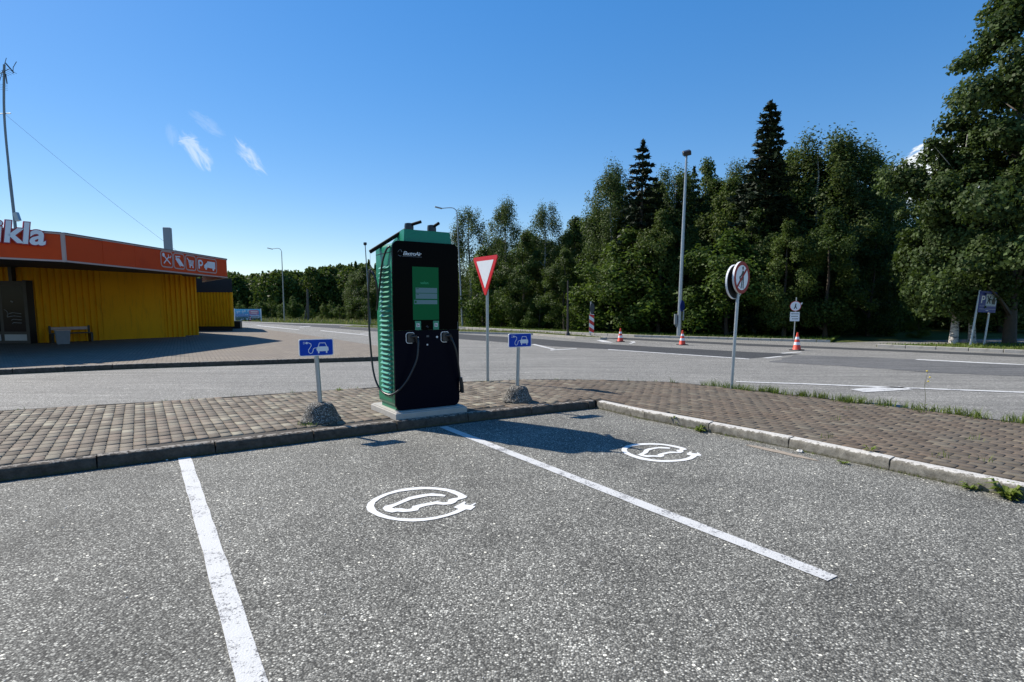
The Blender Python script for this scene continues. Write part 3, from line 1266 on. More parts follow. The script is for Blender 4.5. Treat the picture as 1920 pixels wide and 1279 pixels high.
pts = []
for _ in range(26):
    s = random.random()
    c = on_path(fark[:8], s * 17 + 5, random.gauss(0, .03))
    for k in range(random.randint(3, 12)):
        pts.append((c.x + random.gauss(0, .03), c.y + random.gauss(0, .03), .1))
c = Vector((-.6, 11.4))
for k in range(60):
    pts.append((c.x + random.gauss(.1, .16), c.y + random.gauss(0, .04), .1))
for k in range(60):
    pts.append((-2.62 + random.gauss(.05, .07), 7.08 + random.gauss(0, .03), .11))
for c in [(5.2, 6.3), (4.3, 7.4), (5.6, 6.0), (4.6, 5.4), (4.25, 5.55), (5.3, 4.7), (3.6, 6.4), (5.0, 8.3)]:
    for k in range(14):
        pts.append((c[0] + random.gauss(0, .05), c[1] + random.gauss(0, .04), .117))
blades('sparse_grass', pts, .03, .11, .006, .8, M_grass, label='sparse grass blades growing in the gaps of the brick paving')

# thin moss and grass line at the foot of the right-hand kerb
pts = []
for i in range(420):
    s = random.uniform(.8, 6.5)
    if sin(s * 3.1) + sin(s * 7.7) < -.1:
        continue
    c = on_path(rightk, s, -abs(random.gauss(0, .018)))
    pts.append((c.x, c.y, .003))
blades('kerb_foot_grass', pts, .008, .04, .006, .9, M_grass, label='short grass in the joint at the foot of the right kerb')

# far verge grass
pts = []
for i in range(26000):
    s = random.uniform(0, 60)
    off = abs(random.gauss(0, 2.2)) + .25
    c = on_path(FARK[2:], s, off)
    pts.append((c.x, c.y, -.01))
blades('verge_grass', pts, .08, .22, .03, .6, M_grass, label='sunlit green grass verge in front of the wood')
pts = []
for i in range(12000):
    pts.append((random.uniform(-50, -5), random.uniform(50, 92), -.01))
pts = [p for p in pts if not inside([(-70, -30), (60, -30), (60, -14)] + FARK2[::-1] + SIDE[::-1] + FARK[::-1] + [(-70, 100)], p[0], p[1])]
blades('meadow_grass', pts, .2, .55, .09, .6, M_drygrass, label='tall yellowish meadow grass beyond the far road')
pts = []
V2 = [(15.1, 23.5), (15.6, 24.1), (24, 24.9), (40, 27.5), (40, 8), (24, 15), (18.2, 20.1)]
while len(pts) < 16000:
    x, y = random.uniform(15, 34), random.uniform(12, 27)
    if inside(V2, x, y) and seg_dist(FARK2, x, y) > .2:
        pts.append((x, y, .07))
blades('lawn_grass', pts, .05, .13, .025, .6, M_grass, label='bright mown grass under the broad tree on the right')
pts = []
while len(pts) < 2600:
    x, y = random.uniform(-12, 4.8), random.uniform(29, 50)
    if inside(med, x, y):
        pts.append((x, y, .09))
blades('median_grass', pts, .04, .18, .02, .7, M_drygrass, label='dry sparse grass on the long median island')


def leafy_weed(loc, n, L, label, up=.5):
    mb = MB()
    for k in range(n):
        a = random.uniform(0, 2 * pi)
        l = L * random.uniform(.6, 1.1)
        t = random.uniform(.15, up)
        d = Vector((cos(a), sin(a), 0))
        s = Vector((-d.y, d.x, 0)) * l * .17
        p0 = Vector((random.gauss(0, L * .12), random.gauss(0, L * .08), 0))
        p1 = p0 + d * l * .5 + Vector((0, 0, l * t))
        p2 = p0 + d * l + Vector((0, 0, l * t * .8))
        mb.add([p0, p1 - s, p1 + Vector((0, 0, -l * .05)), p1 + s, p2], [(0, 1, 2), (0, 2, 3), (1, 4, 2), (2, 4, 3)])
    o = obj('weed', mb.mesh('weed', M_grass), None, loc)
    return tag(o, label, 'weed', 'weeds along the right kerb')


def K_at(px, py, z=0.0):
    g = G(px, py, z)
    return (g[0], g[1], z + .004)


leafy_weed(K_at(1266, 797), 16, .10, 'small upright weed against the kerb, first right of the painted symbol', 1.6)
leafy_weed(K_at(1310, 810), 26, .11, 'dark leafy weed at a kerb joint, second right of the painted symbol', .8)
leafy_weed(K_at(1580, 870), 18, .07, 'low flat weed at the kerb just right of the white stone', .5)
leafy_weed(K_at(1820, 918), 22, .10, 'spreading weed left of the large tuft at the broken kerb joint', .8)
leafy_weed(K_at(1885, 935), 44, .15, 'largest grassy weed tuft at the broken kerb joint, right edge of the photo', .9)
leafy_weed(K_at(1632, 846, .13), 14, .08, 'dark leafy weed on top of the kerb behind a joint', .8)
leafy_weed(K_at(635, 733, .12), 14, .09, 'little weed at the far paving edge behind the left blue sign', .6)

mb = MB()
base = Vector((5.98, 8.15, .1))
stem = [base, base + Vector((.01, 0, .2)), base + Vector((-.02, 0, .4)), base + Vector((.01, 0, .58))]
mb.tube(stem, [.004, .003, .003, .002], 5)
mb.tube([stem[2], stem[2] + Vector((.05, 0, .06)), stem[2] + Vector((.07, 0, .12))], .002, 4)
t = thing('tall_weed', 'tall thin weed with a small yellow flower at the paving edge', 'weed')
part('stem', mb, M_drygrass, t)
for q in (Vector((.05, 0, .5)), Vector((.0, 0, .59)), Vector((.03, .0, .44))):
    part('flower', MB().lathe([(.002, 0), (.014, .008), (.012, .014), (.002, .02)], 7, Matrix.Translation(base + q)), M_yellowfl, t)
mb = MB()
for k in range(14):
    a = random.uniform(0, 2 * pi)
    p0 = base + Vector((0, 0, random.uniform(0, .1)))
    d = Vector((cos(a), sin(a), .4)) * random.uniform(.06, .11)
    s = Vector((-sin(a), cos(a), 0)) * .012
    mb.add([p0, p0 + d * .5 - s, p0 + d, p0 + d * .5 + s], [(0, 1, 2), (0, 2, 3)])
part('leaves', mb, M_grass, t)

# loose stones
def stone(loc, r, label, seed):
    rr = random.Random(seed)
    mb = MB()
    prof_ = [(.15, 0), (.9, .12), (1, .45), (.7, .85), (.1, 1.0)]
    mb.lathe([(a * r, b * r * .9) for a, b in prof_], 8)
    mb.v = [(x * rr.uniform(.8, 1.2), y * rr.uniform(.7, 1.1), z * rr.uniform(.85, 1.15)) for x, y, z in mb.v]
    o = obj('stone', mb.mesh('stone', M_stone), None, loc)
    return tag(o, label, 'stone')


stone(K_at(1500, 849), .035, 'white broken stone lying at the foot of the right kerb', 3)
stone(K_at(313, 864), .012, 'tiny pale pebble on the asphalt beside the left parking line', 4)
mbp = MB()
for k in range(420):
    x, y = random.uniform(-4.5, 4.4), random.uniform(1.9, 8)
    if not inside(frontk + rightk[1:] + [(6.2, -8), (-15, -12)], x, y) or seg_dist(rightk, x, y) < .02 or seg_dist(frontk, x, y) < .03:
        continue
    r = random.uniform(.0025, .006)
    mbp.lathe([(r * .3, 0), (r, r * .4), (r * .6, r), (r * .1, r * 1.1)], 5, Matrix.Translation((x, y, .004)) @ Matrix.Rotation(random.random() * 6, 4, 'Z') @ Matrix.Diagonal((1.4, .9, .7, 1)))
o = obj('loose_chippings', mbp.mesh('loose_chippings', M_stone))
tag(o, 'small pale stone chippings scattered over the parking asphalt', 'chippings', kind='stuff')

for i, (px, py, rx, ry) in enumerate([(1462, 849, .42, .06), (1250, 793, .33, .05)]):
    c = Vector(G(px, py))
    th = atan2(-.84, .54)
    pts = []
    for k in range(24):
        t = 2 * pi * k / 24
        rr = random.uniform(.8, 1.15)
        pts.append((c.x + rr * (rx * cos(t) * cos(th) - ry * sin(t) * sin(th)), c.y + rr * (rx * cos(t) * sin(th) + ry * sin(t) * cos(th))))
    ground_part('sand_patch', pts, .009, M_dirt, parking)

# ------------------------------------------------------------------ charger
CH = thing('charging_station', 'tall green and black electric car charging station on a concrete slab', 'charger', (-1.567, 7.569, 0), KERB_ANG)
mb = MB().box(-.05, 1.02, -.135, .85, .06, .205, b=.008)
mb.box(-.03, 1.0, -.10, .83, .203, .218, b=.006)
slab = part('concrete_slab', mb, M_slab, CH)
# plinth
part('plinth', MB().prism([(.03, .06), (.93, .06), (.93, .6), (.03, .6)], .215, .30), M_green, CH)
# body: profile in n-z extruded along k so the top shoulders are rounded
mb = MB()
outl = rrect(0, .96, .26, 2.465, .075, 6)
mb.prism(outl, .035, .625, 'y')
part('cabinet', mb, M_green, CH, 40)
mb = MB()
mb.prism(rrect(.002, .958, 1.305, 2.478, .085, 8)[:0] or [(0.0, 1.305), (.965, 1.305)] + [p for p in rrect(0, .965, 1.305, 2.485, .085, 8)[9:27]], -.006, .033, 'y')
part('upper_front_panel', mb, M_panel, CH, 30)
mb = MB()
lo_ = rrect(0, .965, .222, 1.301, .085, 8)
mb.prism([p for p in lo_[:9]] + [(.965, 1.301), (0, 1.301)] + [p for p in lo_[27:]], -.006, .033, 'y')
part('lower_front_panel', mb, M_panel2, CH, 30)
# seam bands on the left and right sides
for sgn, x in ((-1, 0.0), (1, .96)):
    part('side_seam', MB().box(x - .003, x + .003, .04, .62, 2.335, 2.343), M_black, CH)
# recessed louvre field and its louvres on both sides
for sgn, x in ((-1, 0.0), (1, .96)):
    part('louvre_recess', MB().box(x - .0025, x + .0025, .095, .475, .40, 2.175), M_green_shade, CH)
lv = MB().prism([(0, .0), (-.026, -.036), (-.026, -.040), (0, -.040)], 0, 1, 'y').v
lmb = MB()
lmb.prism([(0, .0), (-.03, -.030), (-.03, -.035), (-.004, -.036), (0, -.030)], .105, .465, 'y')
louv = lmb.mesh('louvre', M_green_lit)
z = 2.165
k = 0
while z > .45:
    if not (1.52 < z < 1.57):
        o = obj('louvre', louv, CH, (-.002, 0, z))
        o2 = obj('louvre', louv, CH, (.962, 0.57, z))
        o2.rotation_euler = (0, 0, pi)
    z -= .0648
# top hood with sloping ends
mb = MB()
hood = [(.195, .04), (.875, .04), (.875, .52), (.195, .52)]
mb.add([(.175, .035, 2.46), (.885, .035, 2.46), (.885, .56, 2.46), (.175, .56, 2.46), (.195, .055, 2.648), (.868, .055, 2.648), (.868, .16, 2.648), (.195, .16, 2.648)],
       [(0, 1, 2, 3), (4, 5, 6, 7), (0, 1, 5, 4), (1, 2, 6, 5), (2, 3, 7, 6), (3, 0, 4, 7)])
part('top_hood', mb, M_green, CH)
# cable arms
def cable_arm(kx, sgn):
    a = obj('cable_arm', MB().lathe([(.062, 2.60), (.062, 2.70), (.057, 2.735), (.03, 2.742)], 20, Matrix.Translation((kx, .13, 0))).mesh('cable_arm', M_rubber, 40), CH)
    end = Vector((-.10, .57, 2.375)) if sgn < 0 else Vector((1.02, .50, 2.44))
    obj('arm_tube', MB().tube([Vector((kx - .02 * sgn * -1, .16, 2.665)), end], .027, 12).mesh('arm_tube', M_arm, 40), a)
    obj('arm_stub', MB().tube([Vector((kx + .01, .10, 2.715)), Vector((kx + (.115 if sgn < 0 else .04), -.01, 2.752))], .021, 12).mesh('arm_stub', M_arm, 40), a)
    top = Vector((-.17, .38, 2.09)) if sgn < 0 else Vector((1.03, .40, 2.09))
    obj('support_wire', MB().tube([end, top], .0022, 5).mesh('support_wire', M_galvd), a)
    obj('cable_clip', MB().box(-.02, .02, -.018, .018, -.02, .03, Matrix.Translation(top), b=.004).mesh('cable_clip', M_rubber), a)
    return a


cable_arm(.295, -1)
cable_arm(.63, 1)
c1 = [(.30, -.055, 1.205), (.298, -.105, 1.17), (.285, -.125, 1.06), (.262, -.135, .93), (.205, -.13, .79), (.115, -.10, .62), (.01, -.03, .485), (-.06, .11, .435), (-.11, .32, .51), (-.15, .43, .76),
      (-.17, .48, 1.29), (-.172, .48, 1.62), (-.172, .45, 1.92), (-.17, .40, 2.07), (-.155, .34, 2.085), (-.13, .29, 1.98), (-.10, .31, 1.80), (-.07, .42, 1.62), (-.055, .48, 1.58), (-.05, .46, 1.66), (-.045, .38, 1.90), (-.04, .28, 2.19),
      (-.03, .15, 2.36), (-.012, .085, 2.405), (.02, .07, 2.40)]
part('charging_cable', MB().tube(smooth_path(c1, 8), .0135, 10), M_rubber, CH, 60)
c2 = [(.795, -.055, 1.20), (.815, -.10, 1.15), (.86, -.12, 1.0), (.915, -.09, .75), (.975, -.03, .46), (1.0, .1, .40), (1.02, .35, .5), (1.04, .46, 1.0), (1.04, .48, 1.8), (1.035, .42, 2.07),
      (1.02, .36, 1.95), (.99, .35, 1.6), (.99, .25, 2.1), (.98, .1, 2.38), (.94, .07, 2.40)]
part('charging_cable', MB().tube(smooth_path(c2, 8), .0135, 10), M_rubber, CH, 60)
# cable shoe that hangs low on the right corner
part('cable_sleeve', MB().tube([(.965, -.055, .62), (.985, -.05, .50), (1.0, -.03, .40)], [.02, .024, .026], 10), M_rubber, CH, 50)
for kx in (.165, .683):
    h = part('holster', MB().prism(rrect(kx + .015, kx + .125, 1.14, 1.262, .03), -.03, -.0065, 'y'), M_rubber, CH)
    ring = rrect(kx, kx + .125, 1.13, 1.272, .035, 5)
    ring = ring[7:] + ring[:0]                    # the ring is open on its right side
    pts = [p for p in ring if p[0] < kx + .118]
    rr_ = MB()
    seq = [(kx + .118, 1.255), (kx + .10, 1.272)] + [p for p in rrect(kx, kx + .2, 1.13, 1.272, .035, 5)[12:24]] + [(kx + .09, 1.13)]
    rr_.strip(seq, .010, -.012, -.0062, 'y')
    obj('holster_ring', rr_.mesh('holster_ring', M_silver), h)
    g_ = MB().tube([(kx + .07, -.02, 1.215), (kx + .115, -.075, 1.225), (kx + .135, -.06, 1.18), (kx + .135, -.055, 1.14)], [.022, .024, .020, .015], 12)
    obj('connector', g_.mesh('connector', M_rubber, 50), h)
# lettering and mark
o = obj('logo_lettering', text_mesh('ElectroAir', .070, .002, M_silver, .28, .0008, .86), CH)
o.location = (.142, -.0075, 2.300)
wd = max(v.co.x for v in o.data.vertices)
o.scale = (.268 / wd, 1, 1)
mb = MB()
x = .140
while x < .40:
    w_ = random.uniform(.006, .018)
    mb.prism([(x, 2.281), (x + w_, 2.281), (x + w_, 2.288), (x, 2.288)], -.0085, -.0065, 'y')
    x += w_ + .004
part('logo_small_print', mb, M_signback, CH)
for pl_, w_ in (([(.128, 2.36), (.11, 2.372), (.09, 2.36), (.072, 2.335)], .004), ([(.078, 2.30), (.10, 2.283), (.122, 2.288)], .006), ([(.115, 2.36), (.131, 2.338)], .008)):
    part('logo_stroke', MB().strip(pl_, w_, -.0085, -.0065, 'y'), M_signback, CH)
# screen
scr = part('screen', MB().prism([(.272, 1.442), (.657, 1.442), (.657, 2.155), (.272, 2.155)], -.009, -.005, 'y'), M_screen, CH)
for (x0, x1, z0, z1) in [(.315, .632, 1.806, 1.875), (.315, .632, 1.728, 1.799), (.292, .632, 1.655, 1.711)]:
    r_ = obj('screen_field', MB().prism([(x0, z0), (x1, z0), (x1, z1), (x0, z1)], -.0105, -.0085, 'y').mesh('screen_field', M_scrrow), scr)
for (x0, x1, z0, z1) in ((.325, .36, 1.858, 1.866), (.325, .36, 1.783, 1.791), (.30, .325, 1.668, 1.70)):
    obj('screen_mark', MB().prism([(x0, z0), (x1, z0), (x1, z1), (x0, z1)], -.0115, -.0095, 'y').mesh('screen_mark', M_screen), scr)
o = obj('screen_lettering', text_mesh('volen', .055, .001, M_scrtxt, 0, 0), scr)
o.location = (.385, -.0105, 1.925)
# stickers and small marks
for x0 in (.298, .567):
    s_ = part('sticker', MB().prism([(x0, 1.306), (x0 + .086, 1.306), (x0 + .086, 1.427), (x0, 1.427)], -.010, -.005, 'y'), M_stickg, CH)
    obj('sticker_square', MB().prism([(x0 + .02, 1.345), (x0 + .066, 1.345), (x0 + .066, 1.395), (x0 + .02, 1.395)], -.0115, -.0095, 'y').mesh('sticker_square', M_silver), s_)
    mb = MB()
    mb.prism([(x0 + .032, 1.352), (x0 + .040, 1.352), (x0 + .040, 1.388), (x0 + .032, 1.388)], -.0125, -.011, 'y')
    mb.prism([(x0 + .046, 1.360), (x0 + .058, 1.360), (x0 + .058, 1.376), (x0 + .046, 1.376)], -.0125, -.011, 'y')
    obj('sticker_mark', mb.mesh('sticker_mark', M_black), s_)
mb = MB()
mb.strip([(.46, 1.345), (.475, 1.352), (.49, 1.338), (.50, 1.348)], .004, -.0085, -.0065, 'y')
mb.strip([(.47, 1.365), (.485, 1.36)], .004, -.0085, -.0065, 'y')
part('contactless_mark', mb, M_signback, CH)
mb = MB()
for i in range(3):
    for j in range(2):
        mb.box(.465 + i * .013, .475 + i * .013, -.0085, -.0063, 1.205 + j * .013, 1.215 + j * .013)
part('card_reader', mb, M_signback, CH)
for (cx_, cz_, r_) in [(.335, 1.203, .012), (.622, 1.203, .015), (.475, 1.101, .012)]:
    part('button', MB().prism(circ(cx_, cz_, r_, 12), -.012, -.006, 'y'), M_silver, CH)
o = part('rating_label', MB().prism([(.945, 1.31), (.952, 1.31), (.952, 1.41), (.945, 1.41)], -.0085, -.0063, 'y'), M_signback, CH)

# ------------------------------------------------------------------ small signs in concrete feet
def ev_icon(mb, cx_, cz_, s, y0, y1):
    """plug, curled cable and car rear; s scales a 2 x 1 field"""
    P = lambda pts: [(cx_ + x * s, cz_ + z_ * s) for x, z_ in pts]
    mb.strip(P([(-.66, .34), (-.52, .35), (-.38, .27), (-.36, .13), (-.46, -.02), (-.56, -.16), (-.55, -.32), (-.44, -.42), (-.31, -.38), (-.25, -.25), (-.22, -.1), (-.12, -.03), (.02, -.03)]), .045 * s, y0, y1, 'y')
    mb.prism(P([(-.80, .30), (-.62, .26), (-.58, .34), (-.62, .42), (-.78, .40), (-.70, .35)]), y0, y1, 'y')
    mb.strip(P([(-.80, .40), (-.92, .40)]), .03 * s, y0, y1, 'y')
    mb.strip(P([(-.80, .30), (-.92, .28)]), .03 * s, y0, y1, 'y')
    mb.strip(P([(.10, -.02), (.22, .32), (.62, .32), (.76, -.02)]), .05 * s, y0, y1, 'y')
    mb.prism(P([(.02, .0), (.10, .06), (.76, .06), (.84, .0), (.86, -.22), (.80, -.28), (.76, -.28), (.76, -.42), (.66, -.42), (.66, -.28), (.20, -.28), (.20, -.42), (.10, -.42), (.10, -.28), (.04, -.26), (.0, -.15)]), y0, y1, 'y')


def ev_sign(label, loc, lean_x, h_foot, seed):
    t = thing('charging_sign', label, 'sign', loc, KERB_ANG, 'blue charging signs in concrete feet')
    r = random.Random(seed)
    mb = MB()
    seg, rows = 26, [(.245, -.005), (.25, .03), (.225, .07), (.19, .14), (.165, .20), (.15, h_foot - .02), (.13, h_foot), (.04, h_foot + .012)]
    vs_ = []
    for (rad, zz) in rows:
        for kk in range(seg):
            a = 2 * pi * kk / seg
            sq = 1 + .05 * cos(4 * a)
            q = rad * sq * (1 + r.uniform(-.03, .03))
            vs_.append((q * cos(a), q * sin(a), zz + r.uniform(-.005, .005)))
    fs = []
    for i in range(len(rows) - 1):
        for kk in range(seg):
            k2 = (kk + 1) % seg
            fs.append((i * seg + kk, i * seg + k2, (i + 1) * seg + k2, (i + 1) * seg + kk))
    fs.append(tuple((len(rows) - 1) * seg + kk for kk in range(seg)))
    mb.add(vs_, fs)
    part('concrete_foot', mb, M_aggr, t, 40)
    part('pole', MB().tube([(0, 0, h_foot), (lean_x, .0, 1.05)], .029, 14), M_galv, t, 40)
    M_ = Matrix.Translation((lean_x, -.04, .975))
    pl = MB().prism(rrect(-.215, .215, -.108, .108, .024), -.006, .006, 'y')
    p_ = obj('sign_plate', pl.mesh('sign_plate', M_white), t, M=M_)
    obj('blue_field', MB().prism(rrect(-.206, .206, -.099, .099, .018), -.0075, -.0065, 'y').mesh('blue_field', M_blue), p_)
    ic = MB()
    ev_icon(ic, 0.0, .0, .178, -.0092, -.0080)
    obj('car_and_plug_symbol', ic.mesh('car_and_plug_symbol', M_letter), p_)
    mb = MB()
    for zz in (-.10, .09):
        mb.tube([(.0, -.0115, zz * .8), (.0, .0, zz * .8)], .006, 8)
    for z0 in (-.07, .045):
        obj('bracket', MB().box(-.035, .035, .008, .014, z0, z0 + .025).mesh('bracket', M_galvd), p_)
    return t


s1 = ev_sign('blue car charging sign in a rough concrete foot, left of the charging station', (-2.50, 7.33, .125), -.035, .245, 1)
s2 = ev_sign('blue car charging sign in a rough concrete foot, right of the charging station', (.085, 8.95, .125), .02, .24, 2)


# ------------------------------------------------------------------ give way sign
t = thing('give_way_sign', 'red and white triangular give way sign on a tall galvanised pole', 'sign', (-.525, 11.40, .12), radians(-55))
part('pole', MB().tube([(0, .04, -.05), (0, .04, 2.45)], .03, 14), M_galv, t, 40)


def tri(s, r, cz):
    """rounded downward triangle"""
    H_ = s * .866
    cs = [(-s / 2, H_ / 3), (s / 2, H_ / 3), (0, -2 * H_ / 3)]
    pts = []
    for i, (cx_, c2) in enumerate(cs):
        inn = 1 - 2 * r / H_ * 1.0
        qx, qz = cx_ * (1 - 2 * r / (H_ * 2 / 3) * .5 * 2 / 2), c2 * (1 - 2 * r / (H_ * 2 / 3) * .5 * 2 / 2)
        a0 = [90, -30, 210][i]
        base_ang = {0: 90, 1: -30, 2: 210}[i]
        arc = {0: (90, 210), 1: (-30, 90), 2: (210, 330)}[i]
        seq = [radians(arc[0] + (arc[1] - arc[0]) * k / 5) for k in range(6)]
        L_ = [(qx + r * cos(a), cz + qz + r * sin(a)) for a in seq]
        pts.append(L_)
    return pts[1] + pts[0] + pts[2]


cz = 2.53 - .12 - .02 - .82 * .866 / 3 + .08
sp = part('sign_plate', MB().prism(tri(.86, .035, cz), -.012, .010, 'y'), M_red, t)
obj('white_field', MB().prism(tri(.62, .006, cz), -.0145, -.013, 'y').mesh('white_field', M_white), sp)
for z0 in (cz + .08, cz - .16):
    obj('bracket', MB().box(-.05, .05, .011, .035, z0, z0 + .04).mesh('bracket', M_galvd), sp)

# ------------------------------------------------------------------ no pedestrians sign
t = thing('no_pedestrians_sign', 'round red ringed no pedestrians sign with a second round sign behind it', 'sign', (4.09, 10.42, .115), KERB_ANG + radians(8))
lean = .13
part('pole', MB().tube([(-.0, .04, -.05), (lean, .04, 2.2)], .029, 14), M_galv, t, 40)
c = (lean, 2.04)
sp = part('sign_plate', MB().prism(circ(c[0], c[1], .290, 48), -.012, .025, 'y'), M_white, t, 40)
mb = MB()
mb.strip(circ(c[0], c[1], .258, 48), .064, -.0145, -.0125, 'y', closed=True)
mb.strip([(c[0] - .18, c[1] - .18), (c[0] + .18, c[1] + .18)], .045, -.0165, -.0145, 'y')
obj('red_ring_and_bar', mb.mesh('red_ring_and_bar', M_red_shaded), sp)
mb = MB()
S = .30
Q = lambda pts: [(c[0] + .025 + x * S, c[1] + z_ * S) for x, z_ in pts]
mb.prism([(c[0] + .025 + x, c[1] + z_) for x, z_ in circ(.0, .17, .028, 14, .034)], -.0143, -.0128, 'y')
mb.prism(Q([(-.05, .42), (.10, .42), (.14, .34), (.14, -.05), (.15, -.66), (.04, -.66), (.03, -.14), (-.02, -.14), (-.10, -.66), (-.22, -.66), (-.08, -.02), (-.07, .14), (-.24, .02), (-.36, -.04), (-.40, .05), (-.26, .12), (-.15, .24)]), -.0143, -.0128, 'y')
mb.prism(Q([(-.42, .02), (-.28, .06), (-.26, -.10), (-.36, -.14)]), -.0143, -.0128, 'y')
mb.prism(Q([(-.48, -.48), (-.36, -.50), (-.34, -.56), (-.42, -.54)]), -.0143, -.0128, 'y')
obj('walking_figure', mb.mesh('walking_figure', M_black), sp)
c2_ = (lean - .055, 1.965)
sp2 = part('rear_sign_plate', MB().prism(circ(c2_[0], c2_[1], .305, 48), .085, .11, 'y'), M_backdark, t, 40)
mb = MB()
mb.strip(circ(c2_[0], c2_[1], .306, 48), .012, .080, .112, 'y', closed=True)
obj('plate_rim', mb.mesh('plate_rim', M_white), sp2)

# ------------------------------------------------------------------ traffic cones
def cone_proto():
    t = thing('traffic_cone', 'x', 'traffic cone')
    part('base', MB().box(-.19, .19, -.19, .19, 0, .035, b=.01), M_rubber, t)
    prof_ = [(.155, .03), (.135, .06), (.032, .60), (.028, .64), (.012, .645)]
    part('cone_body', MB().lathe(prof_, 20), M_conered, t, 40)
    def rad(z_):
        return .135 + (.032 - .135) * (z_ - .06) / .54
    for z0, z1 in ((.20, .30), (.40, .49)):
        part('reflective_band', MB().lathe([(rad(z0) + .003, z0), (rad(z1) + .003, z1)], 20), M_white, t, 40)
    return t


cp = cone_proto()
cones = [((5.18, 27.2, 0), 'red and white traffic cone furthest away, by the nose of the median', 1.0),
         ((7.44, 24.85, 0), 'red and white traffic cone in front of the tall floodlight mast', 1.0),
         ((10.88, 21.7, 0), 'nearest red and white traffic cone, below the small pedestrian sign', 1.05),
         ((-32.3, 70.5, 0), 'small distant traffic cone beside the blue banner', 1.0)]
for i, (loc, lab, s) in enumerate(cones):
    o = cp if i == 0 else copy_tree(cp)
    o.location = loc
    o.scale = (s, s, s)
    o.rotation_euler = (0, 0, .3 * i)
    tag(o, lab, 'traffic cone', 'red and white traffic cones on the road')

# ------------------------------------------------------------------ lamps and poles
def street_lamp(name, label, base, top, arm_end, rad0=.09, rad1=.04, mat=None, group='street lamps', white=False):
    mat = mat or M_lampgrey
    base, top, arm_end = Vector(base), Vector(top), Vector(arm_end)
    t = thing(name, label, 'street lamp', base, 0, group)
    T, A = top - base, arm_end - base
    part('pole', MB().tube([(0, 0, 0), T * .5, T], [rad0, (rad0 + rad1) / 2, rad1], 10), mat, t, 40)
    d = (A - T)
    dn = d.normalized()
    pts = [T, T + Vector((0, 0, .18)) + dn * .12, T + Vector((0, 0, .26)) + dn * .45, A - dn * .55]
    part('arm', MB().tube(smooth_path(pts, 5), rad1 * .8, 8), mat, t, 40)
    q = dn.to_track_quat('X', 'Z').to_matrix().to_4x4()
    part('lamp_head', MB().box(-.62, .0, -.13, .13, -.05, .05, Matrix.Translation(A) @ q, b=.03), M_white if white else mat, t)
    return t


street_lamp('street_lamp', 'thin grey street lamp beyond the far road, between building and charger', (-28.3, 71, 0), (-27.9, 70, 8.45), (-29.6, 70, 8.85))
street_lamp('street_lamp', 'grey street lamp just right of the charging station, arm pointing left', (-4.25, 49.1, 0), (-4.65, 49.1, 9.65), (-6.5, 49.1, 10.1))
street_lamp('street_lamp', 'grey street lamp with white head in front of the dark trees', (25.35, 40, 0), (25.35, 40, 7.0), (27.2, 40, 7.9), .08, .035, None, white=True)
# thin pole with a small top, left of the charger
t = thing('camera_pole', 'slim pole with a small dark top rising left of the charging station', 'pole', (-13.4, 54, 0))
part('pole', MB().tube([(0, 0, 0), (-.3, 0, 7.45)], [.07, .04], 8), M_galvd, t, 40)
part('pole_top', MB().lathe([(.06, 7.42), (.16, 7.5), (.16, 7.68), (.05, 7.72)], 10, Matrix.Translation((-.3, 0, 0))), M_flood, t)
# floodlight mast
bx, by = 9.05, 30.9
t = thing('floodlight_mast', 'tall galvanised mast with a dark floodlight on top, before the wood', 'mast', (bx, by, 0))
part('mast_pole', MB().tube([(0, 0, 0), (.06, 0, 5), (.12, 0, 9.55)], [.125, .09, .055], 14), M_galv, t, 40)
f_ = part('floodlight', MB().box(-.2, .2, -.16, .16, -.12, .12, Matrix.Translation((.1, -.1, 9.68)) @ Matrix.Rotation(radians(25), 4, 'X') @ Matrix.Rotation(radians(-14), 4, 'Y'), b=.03), M_flood, t)
obj('floodlight_bracket', MB().tube([(.12, 0, 9.5), (.12, 0, 9.62)], .04, 8).mesh('floodlight_bracket', M_galvd), f_)
part('control_box', MB().box(-.26, -.13, -.09, .09, .72, 1.28, b=.01), M_galvd, t)
part('side_bracket', MB().tube([(-.22, 0, .70), (-.18, -.02, .60), (.0, -.05, .98), (.22, -.05, 1.0)], .018, 6), M_galv, t)
part('rectangular_plate', MB().box(.13, .2, -.19, -.17, .95, 1.5), M_galvd, t)
dsc = obj('round_sign', MB().prism(circ(0, 1.72, .30, 30), -.16, -.14, 'y').mesh('round_sign', M_dblue), t, rotz=radians(52))
# dark post on the median
t = thing('dark_post', 'slender dark metal post standing on the median island', 'post', (3.06, 31.3, .1))
part('post', MB().tube([(0, 0, 0), (-.02, 0, 3.0)], [.06, .035], 10), M_pole_brown, t, 40)
part('post_foot', MB().lathe([(.16, 0), (.13, .1), (.07, .22), (.05, .25)], 12), M_pole_brown, t, 40)
# median marker
t = thing('median_marker_sign', 'red and white striped marker board below a round sign on the median nose', 'sign', (4.30, 31.2, .1))
part('pole', MB().tube([(0, 0.03, -.05), (0, .03, 1.86)], .035, 10), M_galv, t, 40)
o = part('round_sign', MB().prism(circ(0, 1.50, .29, 30), -.03, -.02, 'y'), M_signback, t)
o.rotation_euler = (0, 0, radians(57))
o.location = (.05, 0, 0)
mb = MB().box(-.08, .18, -.02, -.005, .15, 1.18)
bd = part('marker_board', mb, M_white, t)
for i in range(3):
    z0 = .15 + i * .40
    obj('red_stripe', MB().prism([(-.08, z0 + .16 if i else z0 + .12), (.18, max(z0 - .02, .15)), (.18, min(z0 + .18, 1.18)), (-.08, min(z0 + .36, 1.18))], -.0235, -.0215, 'y').mesh('red_stripe', M_red), bd)
